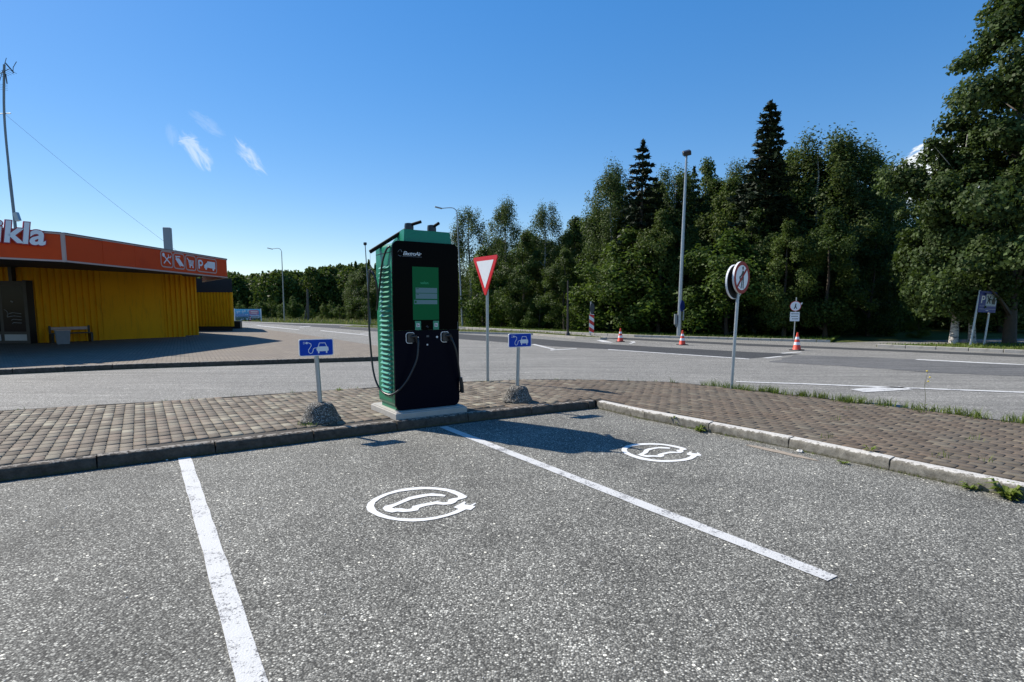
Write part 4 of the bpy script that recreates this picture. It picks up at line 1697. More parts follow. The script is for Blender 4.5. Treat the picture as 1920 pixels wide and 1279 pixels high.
# small pedestrian sign
t = thing('pedestrian_sign', 'small round white pedestrian sign above a white text plate, before the dark wood', 'sign', (13.62, 27.5, 0), radians(-20))
part('pole', MB().tube([(0, .03, -.02), (0.03, .03, 2.12)], .028, 10), M_galv, t, 40)
sp = part('sign_plate', MB().prism(circ(0, 1.70, .225, 30), -.012, .0, 'y'), M_white, t)
mb = MB()
Q = lambda pts: [(x * .3, 1.70 + z_ * .3) for x, z_ in pts]
mb.prism([(x, z_) for x, z_ in circ(.01, 1.79, .03, 10)], -.015, -.0125, 'y')
mb.prism(Q([(.0, .22), (.10, .15), (.08, -.05), (.26, -.42), (.14, -.45), (.02, -.18), (-.14, -.46), (-.26, -.42), (-.10, -.10), (-.10, .12)]), -.015, -.0125, 'y')
obj('walking_figure', mb.mesh('walking_figure', M_black), sp)
mb = MB()
mb.strip(circ(0, 1.70, .232, 30), .022, -.0145, -.010, 'y', closed=True)
obj('red_ring', mb.mesh('red_ring', M_red), sp)
tp = part('text_plate', MB().box(-.215, .195, -.012, .0, .98, 1.42), M_white, t)
mb = MB()
for row, (x0, x1, z0) in enumerate([(-.17, .16, 1.31), (-.16, .13, 1.19), (-.13, .14, 1.07)]):
    x = x0
    while x < x1:
        w_ = random.uniform(.02, .045)
        mb.prism([(x, z0), (min(x + w_, x1), z0), (min(x + w_, x1), z0 + .045), (x, z0 + .04)], -.0145, -.0125, 'y')
        x += w_ + .012
obj('small_print', mb.mesh('small_print', M_signback), tp)
part('rear_plate_corner', MB().prism([(.20, 1.84), (.30, 1.88), (.30, 1.82), (.24, 1.74)], .03, .036, 'y'), M_white, t)
# blue services sign
t = thing('services_sign', 'leaning dark blue parking and services sign on two poles, far right', 'sign', (18.95, 23.5, .08))
part('pole', MB().tube([(0, 0, -.05), (.20, .0, 2.25)], .045, 10), M_galv, t, 40)
part('pole', MB().tube([(.72, .19, -.05), (.92, .24, 2.2)], .038, 10), M_galv, t, 40)
ex = Vector((.967, .255, 0)).normalized()
M_ = Matrix.Translation((.14, -.05, 1.36)) @ Matrix(((ex.x, -ex.y, .075, 0), (ex.y, ex.x, 0, 0), (0, 0, 1, 0), (0, 0, 0, 1)))
pl = obj('sign_panel', MB().box(0, .95, -.02, .0, 0, .87, b=.005).mesh('sign_panel', M_dblue), t, M=M_)
o = obj('letter', text_mesh('P', .42, .002, M_icon, .1, .004), pl, (.07, -.022, .38))
fld = obj('white_field', MB().box(.36, .92, -.024, -.021, .28, .76).mesh('white_field', M_field_shaded), pl)
mb = MB()
mb.strip([(.42, .36), (.60, .68)], .05, -.027, -.025, 'y').strip([(.60, .36), (.42, .68)], .05, -.027, -.025, 'y')
mb.prism([(.68, .34), (.86, .34), (.86, .52), (.80, .66), (.74, .60), (.68, .52)], -.027, -.025, 'y')
obj('services_symbols', mb.mesh('services_symbols', M_black), fld)
mb = MB().box(.04, .92, -.023, -.021, .255, .262).box(.04, .92, -.023, -.021, .135, .142).box(.40, .55, -.023, -.021, .07, .09)
obj('sign_lines', mb.mesh('sign_lines', M_icon), pl)

# wooden pole with wires, left far
t = thing('utility_pole', 'dark wooden utility pole in front of the distant forest', 'pole', (-24.6, 69, 0))
part('pole', MB().tube([(0, 0, -.1), (0, 0, 3.9)], [.16, .12], 8), M_wood, t, 40)
part('prop', MB().tube([(-.5, 0, -.1), (-.1, 0, 2.0)], .09, 8), M_wood, t, 40)
mb = MB()
wires = [[(-80, 92, 5.8), (-24.6, 69, 3.75), (-8, 70, 3.4)], [(-80, 92, 4.8), (-24.6, 69, 3.05), (-8, 70, 2.7)]]
for w_ in wires:
    a, b, c_ = [Vector(p) for p in w_]
    pts = [a.lerp(b, i / 8) - Vector((0, 0, 1.0 * sin(pi * i / 8))) for i in range(9)] + [b.lerp(c_, i / 6) - Vector((0, 0, .25 * sin(pi * i / 6))) for i in range(1, 7)]
    mb.tube(pts, .022, 5)
part('wires', mb, M_galvd, t)

# banner
t = thing('banner', 'wide blue printed banner on a frame beside the far end of the building', 'banner', (-34.2, 70.6, 0))
mb = MB().box(0, 3.15, -.03, .03, .12, 1.5)
b_ = part('banner_sheet', mb, M_banner, t)
part('frame', MB().box(-.09, -.0, -.05, .05, 0, 1.55).box(3.15, 3.24, -.05, .05, 0, 1.55), M_white, t)
obj('banner_print_oval', MB().prism(rrect(1.75, 2.95, .82, 1.38, .2), -.036, -.031, 'y').mesh('banner_print_oval', plain('banner_pink', (.5, .2, .28), .5)), b_)
mb = MB().box(1.95, 2.8, -.04, -.037, 1.15, 1.24).box(2.0, 2.75, -.04, -.037, .95, 1.03).box(1.85, 3.0, -.036, -.031, .6, .7).box(1.85, 3.0, -.036, -.031, .4, .46)
obj('banner_lettering', mb.mesh('banner_lettering', M_icon), b_)

# ------------------------------------------------------------------ roadside building
B = thing('roadside_building', 'low ochre building with an orange fascia band and corrugated walls', 'building', (0, 0, 0))
ZP = .128
P0, P1, P2 = Vector((-19.2, 12.8)), Vector((-14.1, 18.2)), Vector((-13.75, 27.8))
ZF0, ZF1 = 3.05, 3.95


def wall_sheet(name, a, b, z0, z1, mat=None, pitch=.25, depth=.075, flat=False, label=None):
    a, b = Vector(a), Vector(b)
    d = (b - a)
    L = d.length
    d /= L
    nn = Vector((d.y, -d.x))                 # outward: to the right of travel
    pts = []
    if flat:
        pts = [(0, 0), (L, 0)]
    else:
        s = 0
        while s < L - .02:
            for (u, w_) in ((0, 0), (.40, 0), (.5, 1), (.90, 1)):
                if s + u * pitch < L:
                    pts.append((s + u * pitch, w_ * depth))
            s += pitch
        pts.append((L, 0))
    poly = [a + d * s_ + nn * (w_ + .0) for s_, w_ in pts] + [b - nn * .08, a - nn * .08]
    return part(name, MB().prism([tuple(p) for p in poly], z0, z1), mat or M_yellow, B)


A_, B_ = Vector((-20.2, 24.1)), Vector((-17.0, 29.6))
wl = lambda t_: A_.lerp(B_, t_)
wall_sheet('wall', wl(0), wl(.409), ZP, 3.3)
wall_sheet('flat_wall_panel', wl(.411), wl(.843), ZP, 3.3, flat=True)
wall_sheet('wall', wl(.845), B_, ZP, 3.3)
wall_sheet('wall', (-17.75, 30.3), (-17.33, 31.5), ZP, 3.3)
wall_sheet('wall', (-17.33, 31.5), (-20.2, 32.6), ZP, 3.3)
wall_sheet('back_wall', (-22.5, 37), (-18.05, 37), ZP + .3, 2.62, pitch=.2)
wall_sheet('back_wall', (-18.05, 37), (-22.0, 44.6), ZP + .3, 2.62, flat=True)
part('dark_band', MB().prism([(-22.5, 36.9), (-17.98, 36.9), (-21.9, 44.7), (-22.9, 44.7)], 2.62, 3.5), M_soffit, B)
part('dark_base', MB().prism([(-22.5, 37.05), (-18.15, 37.05), (-22.0, 44.4), (-22.9, 44.4)], ZP, ZP + .3), M_soffit, B)
# entrance wall
wall_sheet('wall', (-30, 24.1), (-20.22, 24.1), 2.74, 3.3)
wall_sheet('wall', (-30, 24.1), (-24.4, 24.1), ZP, 2.74)
part('wall_core', MB().prism([(-30, 24.4), (-20.5, 24.4), (-17.6, 29.6), (-17.8, 32), (-22, 32.5), (-30, 32.5)], ZP, 3.28), M_soffit, B)
dr = part('door', MB().box(-24.4, -20.25, 24.02, 24.12, ZP, 2.735), M_frame, B)
for x0, x1 in ((-24.2, -22.95), (-22.75, -21.55), (-21.38, -20.42)):
    obj('glass_pane', MB().box(x0, x1, 24.0, 24.03, .62, 2.5).mesh('glass_pane', M_glass), dr)
    obj('kick_plate', MB().box(x0, x1, 23.99, 24.03, .24, .50).mesh('kick_plate', M_kick), dr)
mb = MB()
for i in range(4):
    mb.strip([(-21.2 + random.uniform(0, .2), .95 + i * .14), (-20.95, 1.0 + i * .14), (-20.6, .98 + i * .13)], .028, 23.985, 23.999, 'y')
mb.strip([(-21.3, 1.55), (-21.2, 1.48), (-21.15, 1.36), (-21.2, 1.25)], .03, 23.985, 23.999, 'y')
mb.strip([(-21.0, 1.9), (-20.9, 1.85)], .06, 23.985, 23.999, 'y')
obj('door_decal', mb.mesh('door_decal', M_binblue), dr)
part('corner_post', MB().prism([(-20.75, 23.7), (-20.6, 23.7), (-20.6, 23.9), (-20.75, 23.9)], 2.72, 3.3), M_frame, B)
part('door_reveal', MB().prism([(-20.24, 23.75), (-20.1, 23.75), (-20.1, 24.1), (-20.24, 24.1)], ZP, 2.75), M_frame, B)
# roof
roofpoly = [tuple(P0), tuple(P1), tuple(P2), (-17.3, 32.2), (-22.5, 36.8), (-32, 36.8), (-32, 12.0)]
inset = [(-19.3, 13.1), (-14.35, 18.35), (-14.0, 27.6), (-17.5, 31.95), (-22.5, 36.5), (-31.8, 36.5), (-31.8, 12.3)]
part('soffit', MB().prism(inset, 3.30, 3.38), M_soffit, B)
rf = part('roof', MB().prism(roofpoly, 3.88, 3.93), M_roofcap, B)


def fascia(a, b, n, name='fascia_panel'):
    a, b = Vector(a), Vector(b)
    d = (b - a)
    L = d.length
    d /= L
    nn = Vector((d.y, -d.x))
    for i in range(n):
        s0, s1 = L * i / n + .006, L * (i + 1) / n - .006
        poly = [a + d * s0, a + d * s1, a + d * s1 - nn * .05, a + d * s0 - nn * .05]
        off = nn * (.002 * (i % 2))
        part(name, MB().prism([tuple(p + off) for p in poly], ZF0 + .05, ZF1 - .05), M_orange, B)
    for z0, z1, nm in ((ZF0, ZF0 + .052, 'lower_trim'), (ZF1 - .052, ZF1 - .012, 'upper_trim')):
        poly = [a - nn * .05, b - nn * .05, b + nn * .025, a + nn * .025]
        part(nm, MB().prism([tuple(p) for p in poly], z0, z1), M_trim, B)
    poly = [a - nn * .12, b - nn * .12, b + nn * .035, a + nn * .035]
    part('roof_capping', MB().prism([tuple(p) for p in poly], ZF1 - .01, ZF1 + .02), M_roofcap, B)
    return d, nn, L


f1 = fascia(P0, P1 - (P1 - P0).normalized() * .04, 3)
f2 = fascia(P1 + (P2 - P1).normalized() * .04, P2, 6)
fascia(P2, (-17.3, 32.2), 2)
part('corner_trim', MB().prism([(P1.x - .035, P1.y - .06), (P1.x + .045, P1.y - .02), (P1.x + .045, P1.y + .03), (P1.x - .035, P1.y + .03)], ZF0 - .004, ZF1 - .012), M_trim, B)
# chimney, on the roof
ch = MB().box(-.19, .19, -.19, .19, 3.9, 6.15, Matrix.Translation((-19.6, 33.0, 0)) @ Matrix.Rotation(.3, 4, 'Z'), b=.02)
cho = obj('chimney', ch.mesh('chimney', M_chim), rf)
tag(cho)

# sign letters on the short fascia: frame with x along the fascia, -y outward
def fas_matrix(a, d, s, z_, out):
    nn = Vector((d.y, -d.x))
    p = Vector(a) + d * s + nn * out
    return Matrix(((d.x, -nn.x, 0, p.x), (d.y, -nn.y, 0, p.y), (0, 0, 1, z_), (0, 0, 0, 1)))


d1, n1, L1 = f1
# the letters stand where the survey puts their left edges (distance from the corner)
def s_of_px(px, a, d, z_=3.5):
    u = (px - CX) / F
    k = u * cos(PITCH)
    return (k * a.y - u * (z_ - HCAM) * sin(PITCH) - a.x) / (d.x - k * d.y)


glyphs = [('i', -13, 3.57, 1.0), ('k', 4.5, 3.56, 1.0), ('l', 39, 3.55, 1.0), ('a', 54, 3.54, 1.0)]
for ch_, px, z_, s in glyphs:
    # depth correction: image x of a raised point is x/(y cos p - dz sin p)
    sx_ = s_of_px(px, P0, d1)
    M_ = fas_matrix(P0, d1, sx_, z_, .05)
    rim = text_mesh(ch_, .88, .10, M_letred, .13, .050)
    L_ = obj('sign_letter', rim, B, M=M_)
    face = text_mesh(ch_, .88, .02, M_letter, .13, .022)
    obj('letter_face', face, L_, (0, -.062, 0))
# pictograms on the long fascia
d2, n2, L2 = f2


def pict(s0, s1, draw, zc=3.50):
    M_ = fas_matrix(P1, d2, s0, zc, .006)
    w_ = s1 - s0
    mb_ = MB()
    loop = rrect(0, w_, -.31, .31, .13, 5)
    mb_.strip(loop, .05, -.006, .0, 'y', closed=True)
    o_ = obj('pictogram', mb_.mesh('pictogram', M_trim), B, M=M_)
    mb2 = MB()
    draw(mb2, w_ / 2)
    obj('pictogram_symbol', mb2.mesh('pictogram_symbol', M_letter), o_)


def cutlery(mb_, c_):
    mb_.strip([(c_ - .20, -.17), (c_ + .14, .12)], .045, -.008, 0, 'y')
    mb_.strip([(c_ + .22, -.17), (c_ - .14, .10)], .045, -.008, 0, 'y')
    mb_.prism(circ(c_ - .2, .16, .075, 12, .08), -.008, 0, 'y')
    mb_.strip([(c_ + .10, .20), (c_ + .12, .10), (c_ + .22, .08), (c_ + .28, .16)], .04, -.008, 0, 'y')


def bed(mb_, c_):
    mb_.prism([(c_ - .2, .10), (c_ + .0, .12), (c_ + .3, -.16), (c_ + .28, -.2), (c_ + .0, -.17), (c_ - .18, .0)], -.008, 0, 'y')
    mb_.strip([(c_ - .22, .20), (c_ - .18, .12), (c_ - .22, .05)], .05, -.008, 0, 'y')
    mb_.strip([(c_ - .2, .17), (c_ + .08, .19)], .05, -.008, 0, 'y')
    mb_.strip([(c_ + .04, -.17), (c_ + .06, -.22)], .04, -.008, 0, 'y')


def cart(mb_, c_):
    mb_.strip([(c_ - .25, .19), (c_ - .16, .12), (c_ - .10, -.10), (c_ + .16, -.10)], .04, -.008, 0, 'y')
    for i in range(4):
        mb_.strip([(c_ - .14 + i * .01, .10 - i * .055), (c_ + .22 - i * .015, .09 - i * .055)], .03, -.008, 0, 'y')
    for k_ in (-.15, -.08, 0, .08, .16):
        mb_.strip([(c_ + k_, .09), (c_ + k_ * .8, -.08)], .018, -.008, 0, 'y')
    mb_.prism(circ(c_ - .06, -.17, .045, 10), -.008, 0, 'y')
    mb_.prism(circ(c_ + .14, -.17, .045, 10), -.008, 0, 'y')


def truck(mb_, c_):
    mb_.strip([(c_ - .62, -.19), (c_ - .62, .19)], .09, -.008, 0, 'y')
    mb_.strip([(c_ - .60, .165), (c_ - .44, .165), (c_ - .36, .10), (c_ - .36, .03), (c_ - .44, -.03), (c_ - .60, -.03)], .075, -.008, 0, 'y')
    mb_.prism([(c_ + .04, .18), (c_ + .66, .18), (c_ + .66, -.13), (c_ + .04, -.10)], -.008, 0, 'y')
    mb_.prism([(c_ - .12, .05), (c_ + .0, .12), (c_ + .03, .12), (c_ + .03, -.12), (c_ - .22, -.14), (c_ - .22, -.02)], -.008, 0, 'y')
    mb_.prism(circ(c_ - .09, -.14, .07, 12), -.009, 0, 'y')
    mb_.prism(circ(c_ + .5, -.15, .07, 12), -.009, 0, 'y')


sp_ = [s_of_px(px, P1, d2) for px in (301.5, 323.5, 325.5, 345.5, 348, 366.5, 369, 405.5)]
pict(sp_[0], sp_[1], cutlery, 3.56)
pict(sp_[2], sp_[3], bed, 3.55)
pict(sp_[4], sp_[5], cart, 3.54)
pict(sp_[6], sp_[7], truck, 3.53)

# antenna mast with its guy wire
t = thing('antenna_mast', 'slightly bent dark mast with television antennas on the building roof', 'antenna', (-20.55, 24, 3.93))
mp_ = [(0, 0, 0), (.02, 0, 1.2), (-.03, 0, 3.4), (-.02, 0, 5.5), (.16, 0, 7.4)]
part('mast', MB().tube(smooth_path(mp_, 5), [.055] * 10 + [.042] * 11, 8), M_galvd, t, 40)
an = MB()
an.tube([(-.5, .1, 6.9), (.75, -.2, 7.25)], .02, 6)
an.tube([(-.15, 0, 6.5), (.45, 0, 8.1)], .018, 6)
an.tube([(.35, 0, 7.75), (.95, -.1, 7.05)], .045, 6)
an.tube([(.9, -.1, 7.0), (.95, -.1, 7.4), (1.3, -.2, 7.75)], .02, 6)
for i in range(7):
    x = -.45 + i * .19
    an.tube([(x, -.35, 6.9 + i * .05), (x, .45, 6.9 + i * .05)], .012, 5)
an.tube([(.34, 0, 6.3), (.30, 0, 7.0)], .035, 6)
for i in range(4):
    an.tube([(-.55, -.3, 5.9 + i * .12), (.1, .3, 5.95 + i * .12)], .008, 4)
an.v = [((x - .16) * .58 + .10, y * .6, (z_ - 7.0) * .55 + 7.05) for x, y, z_ in an.v]
part('antenna', an, M_flood, t, 40)
part('cross_arm', MB().tube([(-.28, 0, 5.5), (.25, 0, 5.52)], .018, 6), M_galvd, t)
part('amplifier_box', MB().box(-.08, .08, -.07, .07, -.17, .17, Matrix.Translation((.13, 0, 1.42)) @ Matrix.Rotation(radians(-15), 4, 'Y')), M_galv, t)
wire = []
for i in range(25):
    k = i / 24
    a, b = Vector((0, 0, 5.5)), Vector((6.55, .3, .0))
    wire.append(a.lerp(b, k) - Vector((0, 0, .12 * sin(pi * k))))
part('guy_wire', MB().tube(wire, .005, 4), M_galvd, t)

# bench and bins by the wall
t = thing('bench', 'dark wooden bench against the ochre corrugated wall', 'bench', (-19.15, 24.75, ZP), atan2(5.5, 3.2) - .1)
t.scale = (.74, .8, .9)
for x in (-.95, .95):
    part('leg', MB().box(x - .06, x + .06, -.22, .22, 0, .42, b=.01).box(x - .05, x + .05, .16, .24, .42, .80, b=.01), M_frame, t)
for y0 in (-.2, .02):
    part('seat_plank', MB().box(-1.0, 1.0, y0, y0 + .18, .42, .47, b=.01), M_wood, t)
part('backrest', MB().box(-1.0, 1.0, .22, .26, .60, .74, b=.01), M_trim, t)
t = thing('litter_bin', 'grey square concrete litter bin in front of the bench', 'bin', (-18.55, 23.5, ZP), .75, 'litter bins by the building')
t.scale = (.82, .82, .95)
part('bin_body', MB().add([(-.24, -.24, 0), (.24, -.24, 0), (.24, .24, 0), (-.24, .24, 0), (-.3, -.3, .58), (.3, -.3, .58), (.3, .3, .58), (-.3, .3, .58)],
                         [(0, 1, 2, 3), (4, 5, 6, 7), (0, 1, 5, 4), (1, 2, 6, 5), (2, 3, 7, 6), (3, 0, 4, 7)]), M_binblue, t)
part('bin_rim', MB().box(-.32, .32, -.32, .32, .58, .63, b=.01), M_trim, t)
t = thing('litter_bin', 'dark square litter bin at the far right corner of the building', 'bin', (-20.0, 41.5, ZP), .2, 'litter bins by the building')
part('bin_body', MB().box(-.28, .28, -.28, .28, 0, .5, b=.02), M_frame, t)
part('bin_rim', MB().box(-.31, .31, -.31, .31, .50, .56, b=.02), M_signback, t)

# ------------------------------------------------------------------ trees
def leaf_cards(P, N, size, aspect, rg):
    """diamond leaves folded along the middle: 4 vertices, 2 triangles as one quad"""
    n = len(P)
    N = N / np.linalg.norm(N, axis=1, keepdims=True)
    r = rg.normal(size=(n, 3))
    T = np.cross(N, r)
    T /= np.linalg.norm(T, axis=1, keepdims=True) + 1e-9
    Bv = np.cross(N, T)
    s = (size * rg.uniform(.6, 1.35, n))[:, None]
    V = np.stack([P - T * s * .5, P + Bv * s * aspect * .5 + N * s * .10, P + T * s * .5, P - Bv * s * aspect * .5 + N * s * .10], 1)
    return V.reshape(-1, 3), np.arange(n * 4).reshape(n, 4)


def crown_points(H, base, R, nclump, nleaf, rg, shape='broad', drip=0.0, csize=.17, low=.0):
    cl = []
    for i in range(nclump):
        t_ = rg.uniform(0, 1) ** .9
        if shape == 'broad':
            env = (sin(pi * min(1, (t_ * .86 + .10))) ** .55)
        elif shape == 'column':
            env = (1 - abs(2 * t_ - .8) ** 2.6 * .75) * (1 if t_ < .8 else (1 - (t_ - .8) / .2 * .7))
        else:
            env = min(1, .75 + t_ * 1.2) * (1 - max(0, t_ - .3) / .7 * .80)
        a = rg.uniform(0, 2 * pi)
        rad = R * env * (rg.uniform(.15, 1) ** .5) * rg.uniform(.75, 1.12)
        z_ = base + (H - base) * t_
        cr = csize * R * rg.uniform(.7, 1.5) * (1.15 - .45 * t_)
        cl.append((rad * cos(a), rad * sin(a), z_, cr))
    cl = np.array(cl)
    w_ = cl[:, 3] ** 2
    idx = rg.choice(nclump, nleaf, p=w_ / w_.sum())
    d = rg.normal(size=(nleaf, 3))
    d /= np.linalg.norm(d, axis=1, keepdims=True)
    rr = rg.uniform(0, 1, nleaf) ** .45 * rg.uniform(.75, 1.18, nleaf)
    P = cl[idx, :3] + d * (cl[idx, 3] * rr)[:, None] * np.array([1, 1, .72 + drip])
    if drip:
        P[:, 2] -= rg.uniform(0, 1, nleaf) ** 2 * cl[idx, 3] * drip * 1.8
    P[:, 2] = np.maximum(P[:, 2], low)
    out = P - np.array([0, 0, base + (H - base) * .45])
    out /= np.linalg.norm(out, axis=1, keepdims=True) + 1e-9
    N = d * .6 + out * .4 + rg.normal(size=(nleaf, 3)) * .55 + np.array([0, 0, .35])
    return cl, P, N


def trunk_mesh(H, r0, cl, rg, mat, nl=9, base=1.0):
    mb_ = MB()
    pts, rs = [], []
    ox, oy = 0, 0
    for i in range(9):
        t_ = i / 8
        pts.append((ox, oy, H * .93 * t_ - (.15 if i == 0 else 0)))
        rs.append(r0 * (1 - t_) ** .8 + .012)
        ox += rg.normal() * H * .006
        oy += rg.normal() * H * .006
    rs[0] *= 1.25
    mb_.tube(pts, rs, 8)
    order = rg.permutation(len(cl))[:nl]
    for i in order:
        x, y, z_, cr = cl[i]
        zs = max(base * .8, z_ - sqrt(x * x + y * y) * .8)
        k_ = min(.98, zs / (H * .93))
        j = min(7, int(k_ * 8))
        p = Vector(pts[j]).lerp(Vector(pts[j + 1]), k_ * 8 - j)
        q = Vector((x, y, z_))
        mid = p.lerp(q, .5) + Vector((0, 0, .1 * cr))
        rr = r0 * (1 - k_) * .5 + .015
        mb_.tube([p, mid, q], [rr, rr * .6, .01], 5)
    return mb_.mesh('trunk', mat, 50)


def make_proto(kind, seed, H, R, nleaf, leaf, nclump, base, mat_leaf, mat_bark, r0, drip=0, shape='broad', csize=.17, aspect=.62, low=.1):
    rg = np.random.default_rng(seed)
    cl, P, N = crown_points(H, base, R, nclump, nleaf, rg, shape, drip, csize, low)
    Vv, Ff = leaf_cards(P, N, leaf, aspect, rg)
    crown = np_mesh('crown', Vv, Ff, mat_leaf)
    return {'kind': kind, 'H': H, 'R': R, 'crown': crown, 'trunk': trunk_mesh(H, r0, cl, rg, mat_bark, base=base)}


def spruce_proto(seed, H, R, per, leaf=.30, gap_=.34):
    rg = np.random.default_rng(seed)
    Ps, Ns, limbs = [], [], MB()
    z_ = .5
    while z_ < H - .25:
        t_ = z_ / H
        L = R * ((1 - t_) ** .82) * rg.uniform(.72, 1.12) + .08
        nb = int(5 + 4 * (1 - t_))
        a0 = rg.uniform(0, 6.28)
        for k_ in range(nb):
            a = a0 + 2 * pi * k_ / nb + rg.normal() * .2
            l = L * rg.uniform(.7, 1.15)
            droop = -.25 - .2 * (1 - t_)
            nn_ = max(5, int(per * l / R))
            s = rg.uniform(.08, 1, nn_) ** .8
            w_ = (1 - s) * l * .22 + .10
            x = s * l
            off = rg.normal(size=nn_) * w_ * .55
            zz = z_ + droop * x * (1 - .45 * s) - rg.uniform(0, 1, nn_) ** 1.3 * (.38 * (1 - .6 * t_) + .06)
            P = np.stack([x * cos(a) - off * sin(a), x * sin(a) + off * cos(a), zz], -1)
            Nn = np.stack([-np.ones(nn_) * sin(a) * .5 + rg.normal(size=nn_) * .5, np.ones(nn_) * cos(a) * .5 + rg.normal(size=nn_) * .5, .55 + rg.normal(size=nn_) * .35], -1)
            Ps.append(P)
            Ns.append(Nn)
            if k_ % 2 == 0:
                limbs.tube([(0, 0, z_), (cos(a) * l * .8, sin(a) * l * .8, z_ + droop * l * .6)], [.03 * (1 - t_) + .012, .006], 4)
        z_ += gap_ + .25 * (1 - t_) * rg.uniform(.7, 1.3)
    P = np.concatenate(Ps)
    N = np.concatenate(Ns)
    top = np.stack([rg.normal(size=40) * .04, rg.normal(size=40) * .04, H - rg.uniform(0, .6, 40)], -1)
    P = np.concatenate([P, top])
    N = np.concatenate([N, rg.normal(size=(40, 3))])
    Vv, Ff = leaf_cards(P, N, leaf, .38, rg)
    crown = np_mesh('crown', Vv, Ff, M_needle)
    limbs.tube([(0, 0, -.1), (0, 0, H * .5), (0, 0, H)], [.2, .11, .01], 7)
    return {'kind': 'spruce', 'H': H, 'R': R, 'crown': crown, 'trunk': limbs.mesh('trunk', M_bark)}


protos = {
    'birch': [make_proto('birch', s, 12, 2.9, 30000, .15, 95, 1.2, M_leaf_birch, M_birchbark, .16, drip=.8, csize=.25, shape='broad') for s in (11, 12, 13)],
    'alder': [make_proto('alder', s, 9.5, 2.7, 24000, .17, 85, .8, M_leaf_alder, M_bark, .15, drip=.15, csize=.25, shape='column') for s in (21, 22, 23)],
    'young': [make_proto('young', s, 6.0, 2.1, 11000, .17, 50, .25, M_leaf_young, M_bark, .08, drip=.25, csize=.27, shape='column') for s in (31, 32)],
    'spruce': [spruce_proto(41, 15, 2.9, 125, .36, .50), spruce_proto(42, 15, 3.0, 190, .36, .40)],
}
cnt = {}


def plant(kind, x, y, H, label, group='trees of the roadside wood', wx=1.0, pick=None, rot=None, cat='tree', name=None):
    ps = protos[kind]
    p = ps[(cnt.get(kind, 0) if pick is None else pick) % len(ps)]
    cnt[kind] = cnt.get(kind, 0) + 1
    nm = name or {'birch': 'birch_tree', 'alder': 'alder_tree', 'young': 'young_tree', 'spruce': 'spruce_tree'}[kind]
    t_ = thing(nm, label, cat, (x, y, -.02), 0, group)
    s = H / p['H']
    t_.scale = (s * wx, s * wx, s)
    t_.rotation_euler = (0, 0, random.uniform(0, 6.28) if rot is None else rot)
    obj('trunk', p['trunk'], t_)
    obj('crown', p['crown'], t_)
    return t_


def by_px(px, Y):
    return (px - CX) / F * Y


